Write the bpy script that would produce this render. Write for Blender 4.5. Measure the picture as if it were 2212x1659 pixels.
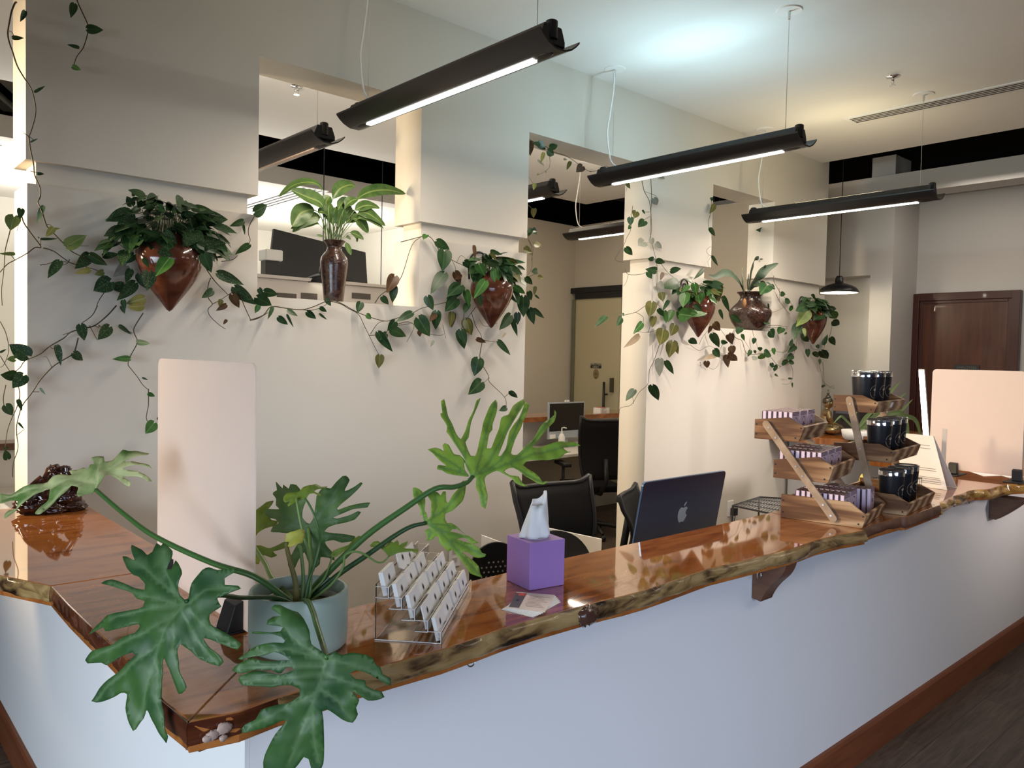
import bpy, bmesh, math, random
from mathutils import Vector, Matrix, noise
from mathutils.geometry import delaunay_2d_cdt
for o in list(bpy.data.objects): bpy.data.objects.remove(o)
SC = bpy.context.scene; COL = SC.collection
RND = random.Random(7)

# ---------------------------------------------------------------- camera
YAW, PITCH, ROLL, FPX = math.radians(47.961), math.radians(2.065), math.radians(1.205), 1692.44
EYE = Vector((0, 0, 1.66)); IW, IH = 2212.0, 1659.0
_F = Vector((math.cos(YAW)*math.cos(PITCH), math.sin(YAW)*math.cos(PITCH), -math.sin(PITCH)))
_R = Vector((math.sin(YAW), -math.cos(YAW), 0)); _U = _R.cross(_F)
CR_ = math.cos(ROLL)*_R + math.sin(ROLL)*_U
CU_ = -math.sin(ROLL)*_R + math.cos(ROLL)*_U
CF_ = _F
cam = bpy.data.cameras.new('camera'); cam.sensor_width = 36; cam.lens = 36*FPX/IW; cam.clip_start = 0.02
camo = bpy.data.objects.new('camera', cam); COL.objects.link(camo)
mw = Matrix((CR_, CU_, -CF_)).transposed().to_4x4(); mw.translation = EYE
camo.matrix_world = mw; SC.camera = camo
SC.view_settings.view_transform = 'Standard'; SC.view_settings.look = 'None'
SC.view_settings.gamma = 1; SC.view_settings.use_curve_mapping = False
SC.view_settings.exposure = 0.0

# ---------------------------------------------------------------- world and daylight
wd = bpy.data.worlds.new('world'); SC.world = wd; wd.use_nodes = True
wd.node_tree.nodes['Background'].inputs[0].default_value = (0.60, 0.74, 1.0, 1)
wd.node_tree.nodes['Background'].inputs[1].default_value = 0.03
def area(name, loc, target, sx, sy, power, col, spread=180):
    l = bpy.data.lights.new(name, 'AREA'); l.shape = 'RECTANGLE'; l.size = sx; l.size_y = sy
    l.energy = power; l.color = col; l.spread = math.radians(spread)
    o = bpy.data.objects.new(name, l); COL.objects.link(o); o.location = loc
    o.rotation_euler = (Vector(target)-Vector(loc)).to_track_quat('-Z', 'Y').to_euler()
    return o
area('storefront_daylight', (1.0, -2.3, 1.5), (2.0, 1.4, 0.15), 2.6, 1.3, 13, (0.62, 0.74, 1.0), 68)
area('far_storefront_daylight', (6.4, -3.2, 2.7), (4.9, 3.42, 1.2), 0.7, 0.7, 8.5, (1.0, 0.88, 0.84), 30)
area('side_window_daylight', (-2.6, 0.4, 1.3), (0.63, 1.9, 0.3), 2.6, 1.5, 40, (0.76, 0.88, 1.0), 80)
area('inner_office_light', (-1.5, 4.3, 2.3), (0.62, 3.55, 1.95), 0.7, 0.7, 34, (1.0, 0.76, 0.48), 56)
area('left_cubicle_fill', (1.0, 7.9, 2.6), (1.0, 7.9, 5.0), 1.6, 0.8, 60, (1.0, 0.94, 0.86))  # added fill aimed upward to brighten the cubicle's left end, no fixture
area('cubicle_ceiling_light', (3.4, 7.9, 2.4), (3.4, 7.9, 5.0), 2.6, 1.0, 70, (1.0, 0.94, 0.84))
area('rear_lobby_light', (7.3, 2.4, 3.3), (7.7, 2.4, 0.0), 0.7, 1.2, 10, (1.0, 0.88, 0.76))
area('inner_hall_light', (5.4, 5.6, 3.36), (5.4, 5.6, 0.0), 1.4, 0.8, 16, (1.0, 0.84, 0.62))

# ---------------------------------------------------------------- helpers
def at(px, py, x=None, y=None, z=None, d=None):
    v = ((px-IW/2)/FPX)*CR_ - ((py-IH/2)/FPX)*CU_ + CF_
    if d is not None: return EYE + v*d
    if x is not None: t = (x-EYE.x)/v.x
    elif y is not None: t = (y-EYE.y)/v.y
    else: t = (z-EYE.z)/v.z
    return EYE + v*t
def at_plane(px, py, p0, n):
    v = ((px-IW/2)/FPX)*CR_ - ((py-IH/2)/FPX)*CU_ + CF_
    return EYE + v*((p0-EYE).dot(n)/v.dot(n))
def crop(ox, oy, s): return lambda q: (ox+q[0]/s, oy+q[1]/s)
MATS = {}
def nodes_of(m): return m.node_tree.nodes, m.node_tree.links
def mat(name, col=(.8,.8,.8), rough=.5, metal=0.0, spec=.5, coat=0.0, trans=0.0, ior=1.45, emit=None, estr=1.0, alpha=1.0, sss=0):
    if name in MATS: return MATS[name]
    m = bpy.data.materials.new(name); m.use_nodes = True
    b = m.node_tree.nodes['Principled BSDF']
    b.inputs['Base Color'].default_value = (*col, 1); b.inputs['Roughness'].default_value = rough
    b.inputs['Metallic'].default_value = metal; b.inputs['Specular IOR Level'].default_value = spec
    b.inputs['Coat Weight'].default_value = coat; b.inputs['Coat Roughness'].default_value = .04
    b.inputs['Transmission Weight'].default_value = trans; b.inputs['IOR'].default_value = ior
    b.inputs['Alpha'].default_value = alpha
    if sss: b.inputs['Subsurface Weight'].default_value = sss
    if emit: b.inputs['Emission Color'].default_value = (*emit, 1); b.inputs['Emission Strength'].default_value = estr
    MATS[name] = m
    return m
def ramp_tex(m, kind, scale, stops, mapscale=(1,1,1), detail=6, distort=0, rot=(0,0,0), bump=0, bumpd=.002, rough=None, coord='Object'):
    """colour ramp of a noise / wave / voronoi texture into the base colour"""
    n, l = nodes_of(m); b = n['Principled BSDF']
    tc = n.new('ShaderNodeTexCoord'); mp = n.new('ShaderNodeMapping')
    mp.inputs['Scale'].default_value = mapscale; mp.inputs['Rotation'].default_value = rot
    l.new(tc.outputs[coord], mp.inputs[0])
    if kind == 'noise':
        t = n.new('ShaderNodeTexNoise'); t.inputs['Scale'].default_value = scale; t.inputs['Detail'].default_value = detail
        t.inputs['Distortion'].default_value = distort; out = t.outputs[0]
    elif kind == 'wave':
        t = n.new('ShaderNodeTexWave'); t.inputs['Scale'].default_value = scale; t.inputs['Distortion'].default_value = distort
        t.inputs['Detail'].default_value = detail; out = t.outputs['Fac'] if 'Fac' in t.outputs else t.outputs[1]
    else:
        t = n.new('ShaderNodeTexVoronoi'); t.inputs['Scale'].default_value = scale; out = t.outputs['Distance']
    l.new(mp.outputs[0], t.inputs['Vector'])
    cr = n.new('ShaderNodeValToRGB'); e = cr.color_ramp.elements
    while len(e) < len(stops): e.new(.5)
    for i, (p, c) in enumerate(stops): e[i].position = p; e[i].color = (*c, 1)
    l.new(out, cr.inputs[0]); l.new(cr.outputs[0], b.inputs['Base Color'])
    if bump:
        bp = n.new('ShaderNodeBump'); bp.inputs['Strength'].default_value = bump; bp.inputs['Distance'].default_value = bumpd
        l.new(out, bp.inputs['Height']); l.new(bp.outputs[0], b.inputs['Normal'])
    return cr

class MB:
    def __init__(s): s.v = []; s.f = []; s.uv = {}; s.mi = []; s.m = 0
    def add(s, vs, fs, uvs=None):
        k = len(s.v); s.v += [Vector(v) for v in vs]
        for f in fs: s.f.append([i+k for i in f]); s.mi.append(s.m)
        if uvs:
            for i, u in enumerate(uvs): s.uv[k+i] = u
        return s
    def box(s, x0, x1, y0, y1, z0, z1):
        return s.add([(x0,y0,z0),(x1,y0,z0),(x1,y1,z0),(x0,y1,z0),(x0,y0,z1),(x1,y0,z1),(x1,y1,z1),(x0,y1,z1)],
                     [(0,3,2,1),(4,5,6,7),(0,1,5,4),(1,2,6,5),(2,3,7,6),(3,0,4,7)])
    def obox(s, c, ax, ay, az, hx, hy, hz):
        c = Vector(c); vs = []
        for sz in (-1,1):
            for sx, sy in ((-1,-1),(1,-1),(1,1),(-1,1)): vs.append(c+ax*hx*sx+ay*hy*sy+az*hz*sz)
        return s.add(vs, [(0,3,2,1),(4,5,6,7),(0,1,5,4),(1,2,6,5),(2,3,7,6),(3,0,4,7)])
    def prism(s, pts, vec):
        n = len(pts); vec = Vector(vec); pts = [Vector(p) for p in pts]
        fs = [tuple(range(n-1,-1,-1)), tuple(range(n,2*n))]+[(i,(i+1)%n,n+(i+1)%n,n+i) for i in range(n)]
        return s.add(pts+[p+vec for p in pts], fs)
    def lathe(s, prof, c, n=28, cap=True, sx=1, sy=1):
        c = Vector(c); vs = []; fs = []
        for r, z in prof:
            for k in range(n):
                a = 2*math.pi*k/n; vs.append(c+Vector((r*math.cos(a)*sx, r*math.sin(a)*sy, z)))
        for i in range(len(prof)-1):
            for k in range(n):
                a, b = i*n+k, i*n+(k+1)%n; fs.append((a, b, b+n, a+n))
        if cap: fs.append(tuple(range(n-1,-1,-1))); fs.append(tuple((len(prof)-1)*n+k for k in range(n)))
        return s.add(vs, fs)
    def tube(s, pts, r, n=6, cap=True):
        pts = [Vector(p) for p in pts]; vs = []; fs = []; N = len(pts)
        if N < 2: return s
        up = None
        for i, p in enumerate(pts):
            t = (pts[min(i+1,N-1)]-pts[max(i-1,0)])
            if t.length < 1e-9: t = Vector((0,0,1))
            t.normalize()
            if up is None:
                up = t.orthogonal().normalized()
            up = (up - t*up.dot(t))
            if up.length < 1e-6: up = t.orthogonal()
            up.normalize(); w = t.cross(up)
            rr = r[i] if isinstance(r, (list,tuple)) else r
            for k in range(n):
                a = 2*math.pi*k/n; vs.append(p+(up*math.cos(a)+w*math.sin(a))*rr)
        for i in range(N-1):
            for k in range(n):
                a, b = i*n+k, i*n+(k+1)%n; fs.append((a, b, b+n, a+n))
        if cap: fs.append(tuple(range(n-1,-1,-1))); fs.append(tuple((N-1)*n+k for k in range(n)))
        return s.add(vs, fs)
    def ball(s, c, rx, ry, rz, n=16, m=10, rot=None, nz=0, ns=10):
        c = Vector(c); vs = []; fs = []
        for i in range(m+1):
            th = math.pi*i/m
            for k in range(n):
                a = 2*math.pi*k/n
                v = Vector((math.sin(th)*math.cos(a), math.sin(th)*math.sin(a), math.cos(th)))
                if nz: v *= 1+nz*noise.noise((v+c)*ns)
                v = Vector((v.x*rx, v.y*ry, v.z*rz))
                if rot is not None: v = rot @ v
                vs.append(c+v)
        for i in range(m):
            for k in range(n):
                a, b = i*n+k, i*n+(k+1)%n; fs.append((a, a+n, b+n, b))
        return s.add(vs, fs)
    def build(s, name, m, parent=None, smooth=False, bevel=0, seg=2, solid=0, subd=0, auto=0):
        me = bpy.data.meshes.new(name)
        inv = ROOTM[parent.name].inverted() if parent is not None and parent.name in ROOTM else None
        me.from_pydata([tuple(inv @ v) if inv is not None else tuple(v) for v in s.v], [], s.f)
        ms = m if isinstance(m, (list,tuple)) else [m]
        for q in ms: me.materials.append(q)
        if len(ms) > 1: me.polygons.foreach_set('material_index', s.mi)
        if s.uv:
            ul = me.uv_layers.new(name='uv')
            for lp in me.loops: ul.data[lp.index].uv = s.uv.get(lp.vertex_index, (0,0))
        if smooth: me.polygons.foreach_set('use_smooth', [True]*len(me.polygons))
        me.update()
        bm = bmesh.new(); bm.from_mesh(me); bmesh.ops.remove_doubles(bm, verts=bm.verts, dist=1e-6)
        if not s.uv: bmesh.ops.recalc_face_normals(bm, faces=bm.faces)
        bm.to_mesh(me); bm.free()
        o = bpy.data.objects.new(name, me); COL.objects.link(o)
        if parent is not None:
            o.parent = parent
            if parent.name in ROOTM: ROOTM[o.name] = ROOTM[parent.name]
        if bevel:
            b = o.modifiers.new('bevel','BEVEL'); b.width = bevel; b.segments = seg; b.limit_method = 'ANGLE'; b.angle_limit = math.radians(40)
        if solid:
            b = o.modifiers.new('solid','SOLIDIFY'); b.thickness = solid; b.offset = 0
        if subd:
            b = o.modifiers.new('sub','SUBSURF'); b.levels = subd; b.render_levels = subd
        if auto:
            me.polygons.foreach_set('use_smooth', [True]*len(me.polygons))
            try: me.set_sharp_from_angle(angle=math.radians(auto))
            except Exception: pass
        return o
ROOTM = {}
def tag(o, label=None, cat=None, group=None, kind=None):
    if label: o['label'] = label
    if cat: o['category'] = cat
    if group: o['group'] = group
    if kind: o['kind'] = kind
    return o
def thing(name, label, cat, loc=(0,0,0), rotz=0, group=None):
    o = bpy.data.objects.new(name, None); COL.objects.link(o); o.empty_display_size = .05
    o.location = loc; o.rotation_euler = (0,0,rotz)
    ROOTM[o.name] = Matrix.Translation(Vector(loc)) @ Matrix.Rotation(rotz, 4, 'Z')
    return tag(o, label, cat, group)
def struct(name, mb, m, parent=None, **k):
    o = mb.build(name, m, parent, **k)
    if parent is None: o['kind'] = 'structure'
    return o
KIDS = {}
def dup(root, loc, rotz, label, group=None, name=None):
    def cp(o, par):
        c = o.copy(); COL.objects.link(c)
        if par is not None: c.parent = par
        for ch in [q for q in bpy.data.objects if q.parent == o and q != c]: cp(ch, c)
        return c
    r = root.copy(); COL.objects.link(r); r.location = loc; r.rotation_euler = (0,0,rotz)
    ROOTM[r.name] = Matrix.Translation(Vector(loc)) @ Matrix.Rotation(rotz, 4, 'Z')
    r['label'] = label
    if group: r['group'] = group
    for ch in list(root.children): cp(ch, r)
    return r
def smooth_path(pts, k=4):
    pts = [Vector(p) for p in pts]
    if len(pts) < 3: return pts
    out = []
    for i in range(len(pts)-1):
        p0, p1, p2, p3 = pts[max(i-1,0)], pts[i], pts[i+1], pts[min(i+2,len(pts)-1)]
        for j in range(k):
            t = j/k
            out.append(0.5*((2*p1)+(p2-p0)*t+(2*p0-5*p1+4*p2-p3)*t*t+(3*p1-p0-3*p2+p3)*t**3))
    out.append(pts[-1]); return out
def text(body, size, loc, xdir, updir, m, parent, name='lettering', ext=.0004, align='CENTER'):
    c = bpy.data.curves.new(name, 'FONT'); c.body = body; c.size = size; c.extrude = ext
    c.align_x = align; c.align_y = 'CENTER'; c.space_line = .9
    tmp = bpy.data.objects.new(name+'_curve', c); COL.objects.link(tmp)
    dg = bpy.context.evaluated_depsgraph_get(); dg.update()
    me = bpy.data.meshes.new_from_object(tmp.evaluated_get(dg)); bpy.data.objects.remove(tmp)
    X = Vector(xdir).normalized(); Yv = Vector(updir).normalized(); Z = X.cross(Yv)
    M = Matrix((X, Yv, Z)).transposed().to_4x4(); M.translation = Vector(loc)
    if parent is not None and parent.name in ROOTM: M = ROOTM[parent.name].inverted() @ M
    me.transform(M); me.materials.clear(); me.materials.append(m)
    o = bpy.data.objects.new(name, me); COL.objects.link(o); o.parent = parent
    return o

# ---------------------------------------------------------------- materials
M_WALL = mat('wall_paint', (.66,.625,.555), .75, spec=.25)
M_CEIL = mat('ceiling_paint', (.80,.79,.76), .85, spec=.2)
M_FAR = mat('far_wall_paint', (.62,.60,.57), .8, spec=.2)
M_BEIGE = mat('beige_paint', (.58,.53,.45), .8, spec=.2)
M_BLACKV = mat('black_plenum_paint', (.012,.010,.009), .9, spec=.1)
M_PANEL = mat('counter_panel_paint', (.74,.74,.75), .5, spec=.3)
M_BLK = mat('satin_black_metal', (.012,.012,.014), .32, spec=.5)
M_BLKP = mat('black_plastic', (.012,.012,.013), .45)
M_WHITE = mat('white_plastic', (.82,.82,.80), .4)
M_STEEL = mat('brushed_steel', (.72,.72,.72), .22, metal=1)
M_CHROME = mat('chrome', (.8,.8,.8), .12, metal=1)
M_PAPER = mat('white_paper', (.86,.84,.82), .7, spec=.2)
M_INK = mat('dark_ink', (.03,.03,.035), .6)
M_GREYINK = mat('grey_ink', (.30,.28,.28), .6)
M_DOORW = mat('mahogany_door', (.2,.05,.02), .38, coat=.3)
ramp_tex(M_DOORW, 'noise', 3, [(.3,(.055,.014,.006)),(.7,(.105,.028,.011))], (6,6,.6), 5, .6)
M_FRAMEW = mat('mahogany_frame', (.055,.012,.008), .35, coat=.3)
M_BASEW = mat('baseboard_wood', (.14,.04,.018), .45)
ramp_tex(M_BASEW, 'noise', 2, [(.35,(.15,.042,.016)),(.7,(.20,.062,.024))], (1.5,1.5,20), 4)
M_TOP = mat('lacquered_redwood', (.3,.1,.03), .035, spec=.6, coat=.6)
ramp_tex(M_TOP, 'noise', 3.2, [(.26,(.13,.036,.010)),(.42,(.29,.092,.022)),(.55,(.40,.145,.036)),(.68,(.33,.108,.027)),(.82,(.19,.056,.014))], (.9,4.0,1), 8, 1.6)
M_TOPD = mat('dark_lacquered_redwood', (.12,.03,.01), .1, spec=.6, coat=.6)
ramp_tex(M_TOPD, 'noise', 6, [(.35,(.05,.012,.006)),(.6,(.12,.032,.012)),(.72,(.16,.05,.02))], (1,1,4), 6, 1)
M_LIVE = mat('live_edge_sapwood', (.3,.2,.08), .22, coat=.4)
ramp_tex(M_LIVE, 'noise', 11, [(.34,(.018,.009,.005)),(.42,(.13,.075,.03)),(.52,(.30,.19,.075)),(.66,(.40,.28,.12)),(.8,(.22,.12,.04))], (.55,1,1.9), 9, 1.2, bump=.9, bumpd=.008)
M_GOLDE = mat('golden_live_edge', (.5,.3,.07), .18, coat=.5)
ramp_tex(M_GOLDE, 'noise', 9, [(.32,(.03,.014,.006)),(.44,(.30,.14,.03)),(.56,(.55,.33,.09)),(.75,(.60,.42,.16))], (.6,1,1.6), 8, 1.2, bump=.9, bumpd=.010)
M_ACAC = mat('acacia_wood', (.25,.14,.07), .5, spec=.3)
ramp_tex(M_ACAC, 'wave', 3.0, [(.0,(.12,.056,.027)),(.35,(.22,.115,.055)),(.65,(.32,.185,.095)),(1,(.50,.34,.20))], (.8,.5,9), 4, 5.0)
M_ACACB = mat('acacia_leg_wood', (.3,.2,.12), .45, spec=.3)
ramp_tex(M_ACACB, 'noise', 6, [(.3,(.26,.17,.105)),(.7,(.46,.35,.25))], (2,2,2), 5, .5)
M_BRKT = mat('bracket_wood', (.12,.05,.03), .45)
ramp_tex(M_BRKT, 'noise', 4, [(.3,(.085,.034,.022)),(.7,(.16,.075,.042))], (1,3,6), 5, .5)
M_FROST = mat('frosted_acrylic', (.92,.86,.82), .5, spec=.3, trans=.12, ior=1.2)
n_, l_ = nodes_of(M_FROST); tr_ = n_.new('ShaderNodeBsdfTranslucent'); tr_.inputs[0].default_value = (1,.90,.84,1); mx_ = n_.new('ShaderNodeMixShader'); mx_.inputs[0].default_value = .62
l_.new(n_['Principled BSDF'].outputs[0], mx_.inputs[1]); l_.new(tr_.outputs[0], mx_.inputs[2]); l_.new(mx_.outputs[0], n_['Material Output'].inputs[0])
M_CLEAR = mat('clear_acrylic', (.97,.97,.97), .02, spec=.5, trans=1.0, ior=1.16)
M_LEDT = mat('led_tube', (1,1,1), .5, emit=(1,.98,.93), estr=14)
M_LEDOFF = mat('dim_tube', (.75,.62,.58), .35)
M_LEDSTRIP = mat('led_strip', (1,1,1), .5, emit=(1,.98,.96), estr=16)
M_SHADEIN = mat('shade_inner', (.9,.9,.85), .5, emit=(1,.95,.78), estr=2.2)
M_GREYP = mat('dark_grey_panel', (.045,.046,.050), .6, spec=.3)
M_CABW = mat('white_cabinet', (.66,.62,.58), .55)
def leafmat(name, c0, c1, speck=None, rough=.35, rib=(.30,.42,.12), ribw=.035, trans=.12):
    m = mat(name, c0, rough, spec=.35); n, l = nodes_of(m); b = n['Principled BSDF']
    tc = n.new('ShaderNodeTexCoord'); nz = n.new('ShaderNodeTexNoise'); nz.inputs['Scale'].default_value = 22; nz.inputs['Detail'].default_value = 3
    l.new(tc.outputs['Object'], nz.inputs['Vector'])
    cr = n.new('ShaderNodeValToRGB'); e = cr.color_ramp.elements
    e[0].position = .35; e[0].color = (*c0,1); e[1].position = .68; e[1].color = (*c1,1)
    l.new(nz.outputs[0], cr.inputs[0]); out = cr.outputs[0]
    if speck:
        vz = n.new('ShaderNodeTexVoronoi'); vz.inputs['Scale'].default_value = speck[1]; l.new(tc.outputs['Object'], vz.inputs['Vector'])
        lt = n.new('ShaderNodeMath'); lt.operation = 'LESS_THAN'; lt.inputs[1].default_value = speck[2]; l.new(vz.outputs['Distance'], lt.inputs[0])
        mx = n.new('ShaderNodeMixRGB'); l.new(lt.outputs[0], mx.inputs[0]); l.new(out, mx.inputs[1]); mx.inputs[2].default_value = (*speck[0],1); out = mx.outputs[0]
    sp = n.new('ShaderNodeSeparateXYZ'); l.new(tc.outputs['UV'], sp.inputs[0])
    a1 = n.new('ShaderNodeMath'); a1.operation = 'SUBTRACT'; a1.inputs[1].default_value = .5; l.new(sp.outputs[0], a1.inputs[0])
    a2 = n.new('ShaderNodeMath'); a2.operation = 'ABSOLUTE'; l.new(a1.outputs[0], a2.inputs[0])
    a3 = n.new('ShaderNodeMath'); a3.operation = 'LESS_THAN'; a3.inputs[1].default_value = ribw; l.new(a2.outputs[0], a3.inputs[0])
    mx = n.new('ShaderNodeMixRGB'); l.new(a3.outputs[0], mx.inputs[0]); l.new(out, mx.inputs[1]); mx.inputs[2].default_value = (*rib,1)
    l.new(mx.outputs[0], b.inputs['Base Color'])
    return m
M_LF = {
 'd': leafmat('pothos_leaf', (.012,.040,.014), (.032,.080,.024), rib=(.05,.10,.035)),
 's': leafmat('speckled_pothos_leaf', (.014,.040,.016), (.030,.072,.026), ((.17,.24,.11), 165, .26), rib=(.05,.09,.04)),
 'g': leafmat('green_heart_leaf', (.030,.100,.020), (.060,.160,.035), rib=(.12,.24,.07)),
 'y': leafmat('yellowing_leaf', (.42,.36,.10), (.24,.28,.07), rib=(.5,.45,.2)),
 'l': leafmat('light_green_leaf', (.13,.19,.05), (.20,.26,.08), rib=(.25,.3,.1)),
 'b': leafmat('browned_leaf', (.060,.030,.014), (.11,.055,.024), rib=(.12,.08,.04)),
 'o': leafmat('olive_leaf', (.075,.085,.018), (.13,.12,.03), rib=(.2,.18,.06)),
 't': leafmat('tan_dry_leaf', (.30,.22,.13), (.38,.30,.19), rib=(.3,.22,.13)),
 'w': leafmat('grey_pale_leaf', (.22,.23,.19), (.30,.31,.26), rib=(.3,.3,.26)),
}
LFK = list(M_LF); LFM = [M_LF[k] for k in LFK]
M_VINE = mat('vine_stem', (.050,.040,.020), .6)
M_VINEG = mat('green_vine_stem', (.12,.15,.05), .55)
M_LILY = leafmat('peace_lily_leaf', (.045,.10,.020), (.10,.18,.045), rib=(.22,.30,.08), ribw=.05)
M_POTB = mat('glazed_brown_clay', (.11,.035,.018), .16, coat=.7)
ramp_tex(M_POTB, 'noise', 7, [(.3,(.055,.016,.010)),(.55,(.12,.038,.020)),(.75,(.17,.065,.035))], (1,1,2.5), 6, 1.0)
M_VASE = mat('carved_dark_vase', (.04,.018,.012), .25, coat=.5)
ramp_tex(M_VASE, 'noise', 28, [(.4,(.018,.008,.006)),(.6,(.055,.022,.014))], (1,1,1), 6, 2.5, bump=.8, bumpd=.004)
M_IRON = mat('wrought_iron', (.010,.009,.009), .45)
# ---------------------------------------------------------------- room shell
YW, YB, ZC = 3.42, 3.66, 3.44                     # front and rear face of the dividing wall, ceiling height
ZTOP, ZG1, ZG0, ZS = 2.98, 2.357, 2.268, 1.907    # opening head, groove top and bottom, window sill
m_floor = mat('plank_floor', (.1,.07,.05), .45, spec=.3)
def plank_floor(m):
    n, l = nodes_of(m); b = n['Principled BSDF']
    tc = n.new('ShaderNodeTexCoord'); br = n.new('ShaderNodeTexBrick')
    br.inputs['Scale'].default_value = 1; br.inputs['Brick Width'].default_value = 1.2; br.inputs['Row Height'].default_value = .18
    br.inputs['Mortar Size'].default_value = .0015; br.inputs['Color1'].default_value = (.115,.082,.062,1); br.inputs['Color2'].default_value = (.072,.052,.043,1)
    br.inputs['Mortar'].default_value = (.03,.022,.018,1); br.offset = .37
    l.new(tc.outputs['Object'], br.inputs['Vector'])
    mp = n.new('ShaderNodeMapping'); mp.inputs['Scale'].default_value = (1.2,14,1); l.new(tc.outputs['Object'], mp.inputs[0])
    nz = n.new('ShaderNodeTexNoise'); nz.inputs['Scale'].default_value = 3; nz.inputs['Detail'].default_value = 8; nz.inputs['Distortion'].default_value = 1.2
    l.new(mp.outputs[0], nz.inputs['Vector'])
    cr = n.new('ShaderNodeValToRGB'); e = cr.color_ramp.elements; e[0].position = .3; e[0].color = (.6,.6,.6,1); e[1].position = .7; e[1].color = (1.25,1.25,1.25,1)
    l.new(nz.outputs[0], cr.inputs[0])
    mx = n.new('ShaderNodeMixRGB'); mx.blend_type = 'MULTIPLY'; mx.inputs[0].default_value = 1
    l.new(br.outputs[0], mx.inputs[1]); l.new(cr.outputs[0], mx.inputs[2]); l.new(mx.outputs[0], b.inputs['Base Color'])
    bp = n.new('ShaderNodeBump'); bp.inputs['Strength'].default_value = .25; bp.inputs['Distance'].default_value = .002
    l.new(nz.outputs[0], bp.inputs['Height']); l.new(bp.outputs[0], b.inputs['Normal'])
plank_floor(m_floor)
struct('floor', MB().box(-4.2, 9.4, -5, 10, -.12, 0), m_floor)
# suspended ceiling cloud over both rooms, dark plenum above it
struct('ceiling', MB().box(-4.2, 6.765, -5, 6.28, ZC, ZC+.12), M_CEIL)
struct('ceiling_plenum', MB().box(-4.2, 9.6, -5, 10, 4.25, 4.4), M_BLACKV)
w = MB()
for x0, x1 in ((.62,1.52),(2.407,3.18),(4.345,5.08),(5.97,6.89)):
    w.box(x0-.004 if x0 < 1 else x0, x1, YW, YB, ZG1, ZTOP)          # upper pier
    w.box(x0+.035, x1-.035, YW+.035, YB-.035, ZG0, ZG1)               # recessed reveal band
    w.box(x0, x1, YW, YB, ZS if x0 in (.62,4.345) or 1 else 0, ZG0)
w.box(.616, 6.89, YW, YB, ZTOP, 4.2)
w.box(.62, 3.18, YW, YB, 0, ZS)
w.box(4.345, 6.89, YW, YB, 0, ZS)
struct('wall_back', w, M_WALL)
# far right wall: niche plane and beam at x=8.0, door plane at x=8.6
w = MB()
w.box(8.0, 8.3, -5, 6.0, 3.33, 3.53)                                  # beam
w.box(8.6, 8.75, -5, 6.0, 0, 3.40)                                    # door wall
w.box(8.0, 8.6, 3.28, 3.50, 0, 3.33)                                  # pilaster
w.box(8.0, 8.6, 3.50, 6.0, 2.55, 3.33)                                # wall above niche
w.box(8.25, 8.6, 3.50, 6.0, 0, 2.55)                                  # niche back
struct('wall_right', w, M_FAR)
struct('wall_plenum', MB().box(9.2, 9.3, -5, 10, 3.2, 4.25).box(-4.2, 9.2, 9.75, 9.85, 3.0, 4.25), M_BLACKV)
# inner office: right wall with glass door, back wall, lit cubicle beyond
struct('wall_inner_right', MB().box(7.2, 7.32, 3.72, 6.02, 0, 3.3).box(7.2,7.32,6.02,6.85,2.53,3.3).box(7.2,7.32,6.85,7.0,0,3.3), M_BEIGE)
struct('wall_inner_back', MB().box(5.2, 7.2, 6.85, 6.97, 0, 3.3), M_BEIGE)
struct('trim_1', MB().box(-4.2, 5.2, 6.85, 7.05, 3.19, 3.35), M_FAR)                                # beam over cubicle
m_w3 = mat('cubicle_paint', (.78,.76,.70), .8)
struct('ceiling_cubicle', MB().box(-4.2, 5.5, 7.05, 9.75, 3.19, 3.25), m_w3)
struct('wall_cubicle', MB().box(-4.2, 5.5, 9.6, 9.72, 0, 3.19).box(5.4, 5.5, 6.97, 9.6, 0, 3.19), m_w3)
b = MB()
for k in range(3):
    b.box(-4.2, 9.1, 6.42+.12*k, 6.46+.12*k, 3.62+.1*k, 3.70+.1*k)
struct('trim_2', b, mat('plenum_duct', (.09,.075,.06), .6))
b = MB()
for k in range(2): b.obox((.95+.28*k, 7.4, 3.75), Vector((.45,.9,0)).normalized(), Vector((.9,-.45,0)).normalized(), Vector((0,0,1)), .9, .05, .03)
struct('trim_3', b, m_w3)
# counter base panels and baseboards
struct('wall_counter_front', MB().box(.6161, 6.3, 1.40, 1.52, 0, .993), M_PANEL)
struct('wall_counter_left', MB().box(.606, .6158, 1.40, 4.4, 0, .993), M_PANEL)
def baseb(name, pts, nrm):
    w = MB(); a, b_ = Vector(pts[0]), Vector(pts[1]); n_ = Vector(nrm); t = (b_-a).normalized()
    prof = [(0,0),(.016,0),(.016,.125),(.010,.137),(0,.14)]
    w.prism([a+n_*u+Vector((0,0,z)) for u, z in prof], b_-a); struct(name, w, M_BASEW)
baseb('baseboard_front', ((.590,1.3995,0),(6.3,1.3995,0)), (0,-1,0))
baseb('baseboard_left', ((.6055,1.3995,0),(.6055,4.4,0)), (-1,0,0))
baseb('baseboard_right', ((8.5995,-5,0),(8.5995,2.0,0)), (-1,0,0))

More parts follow.
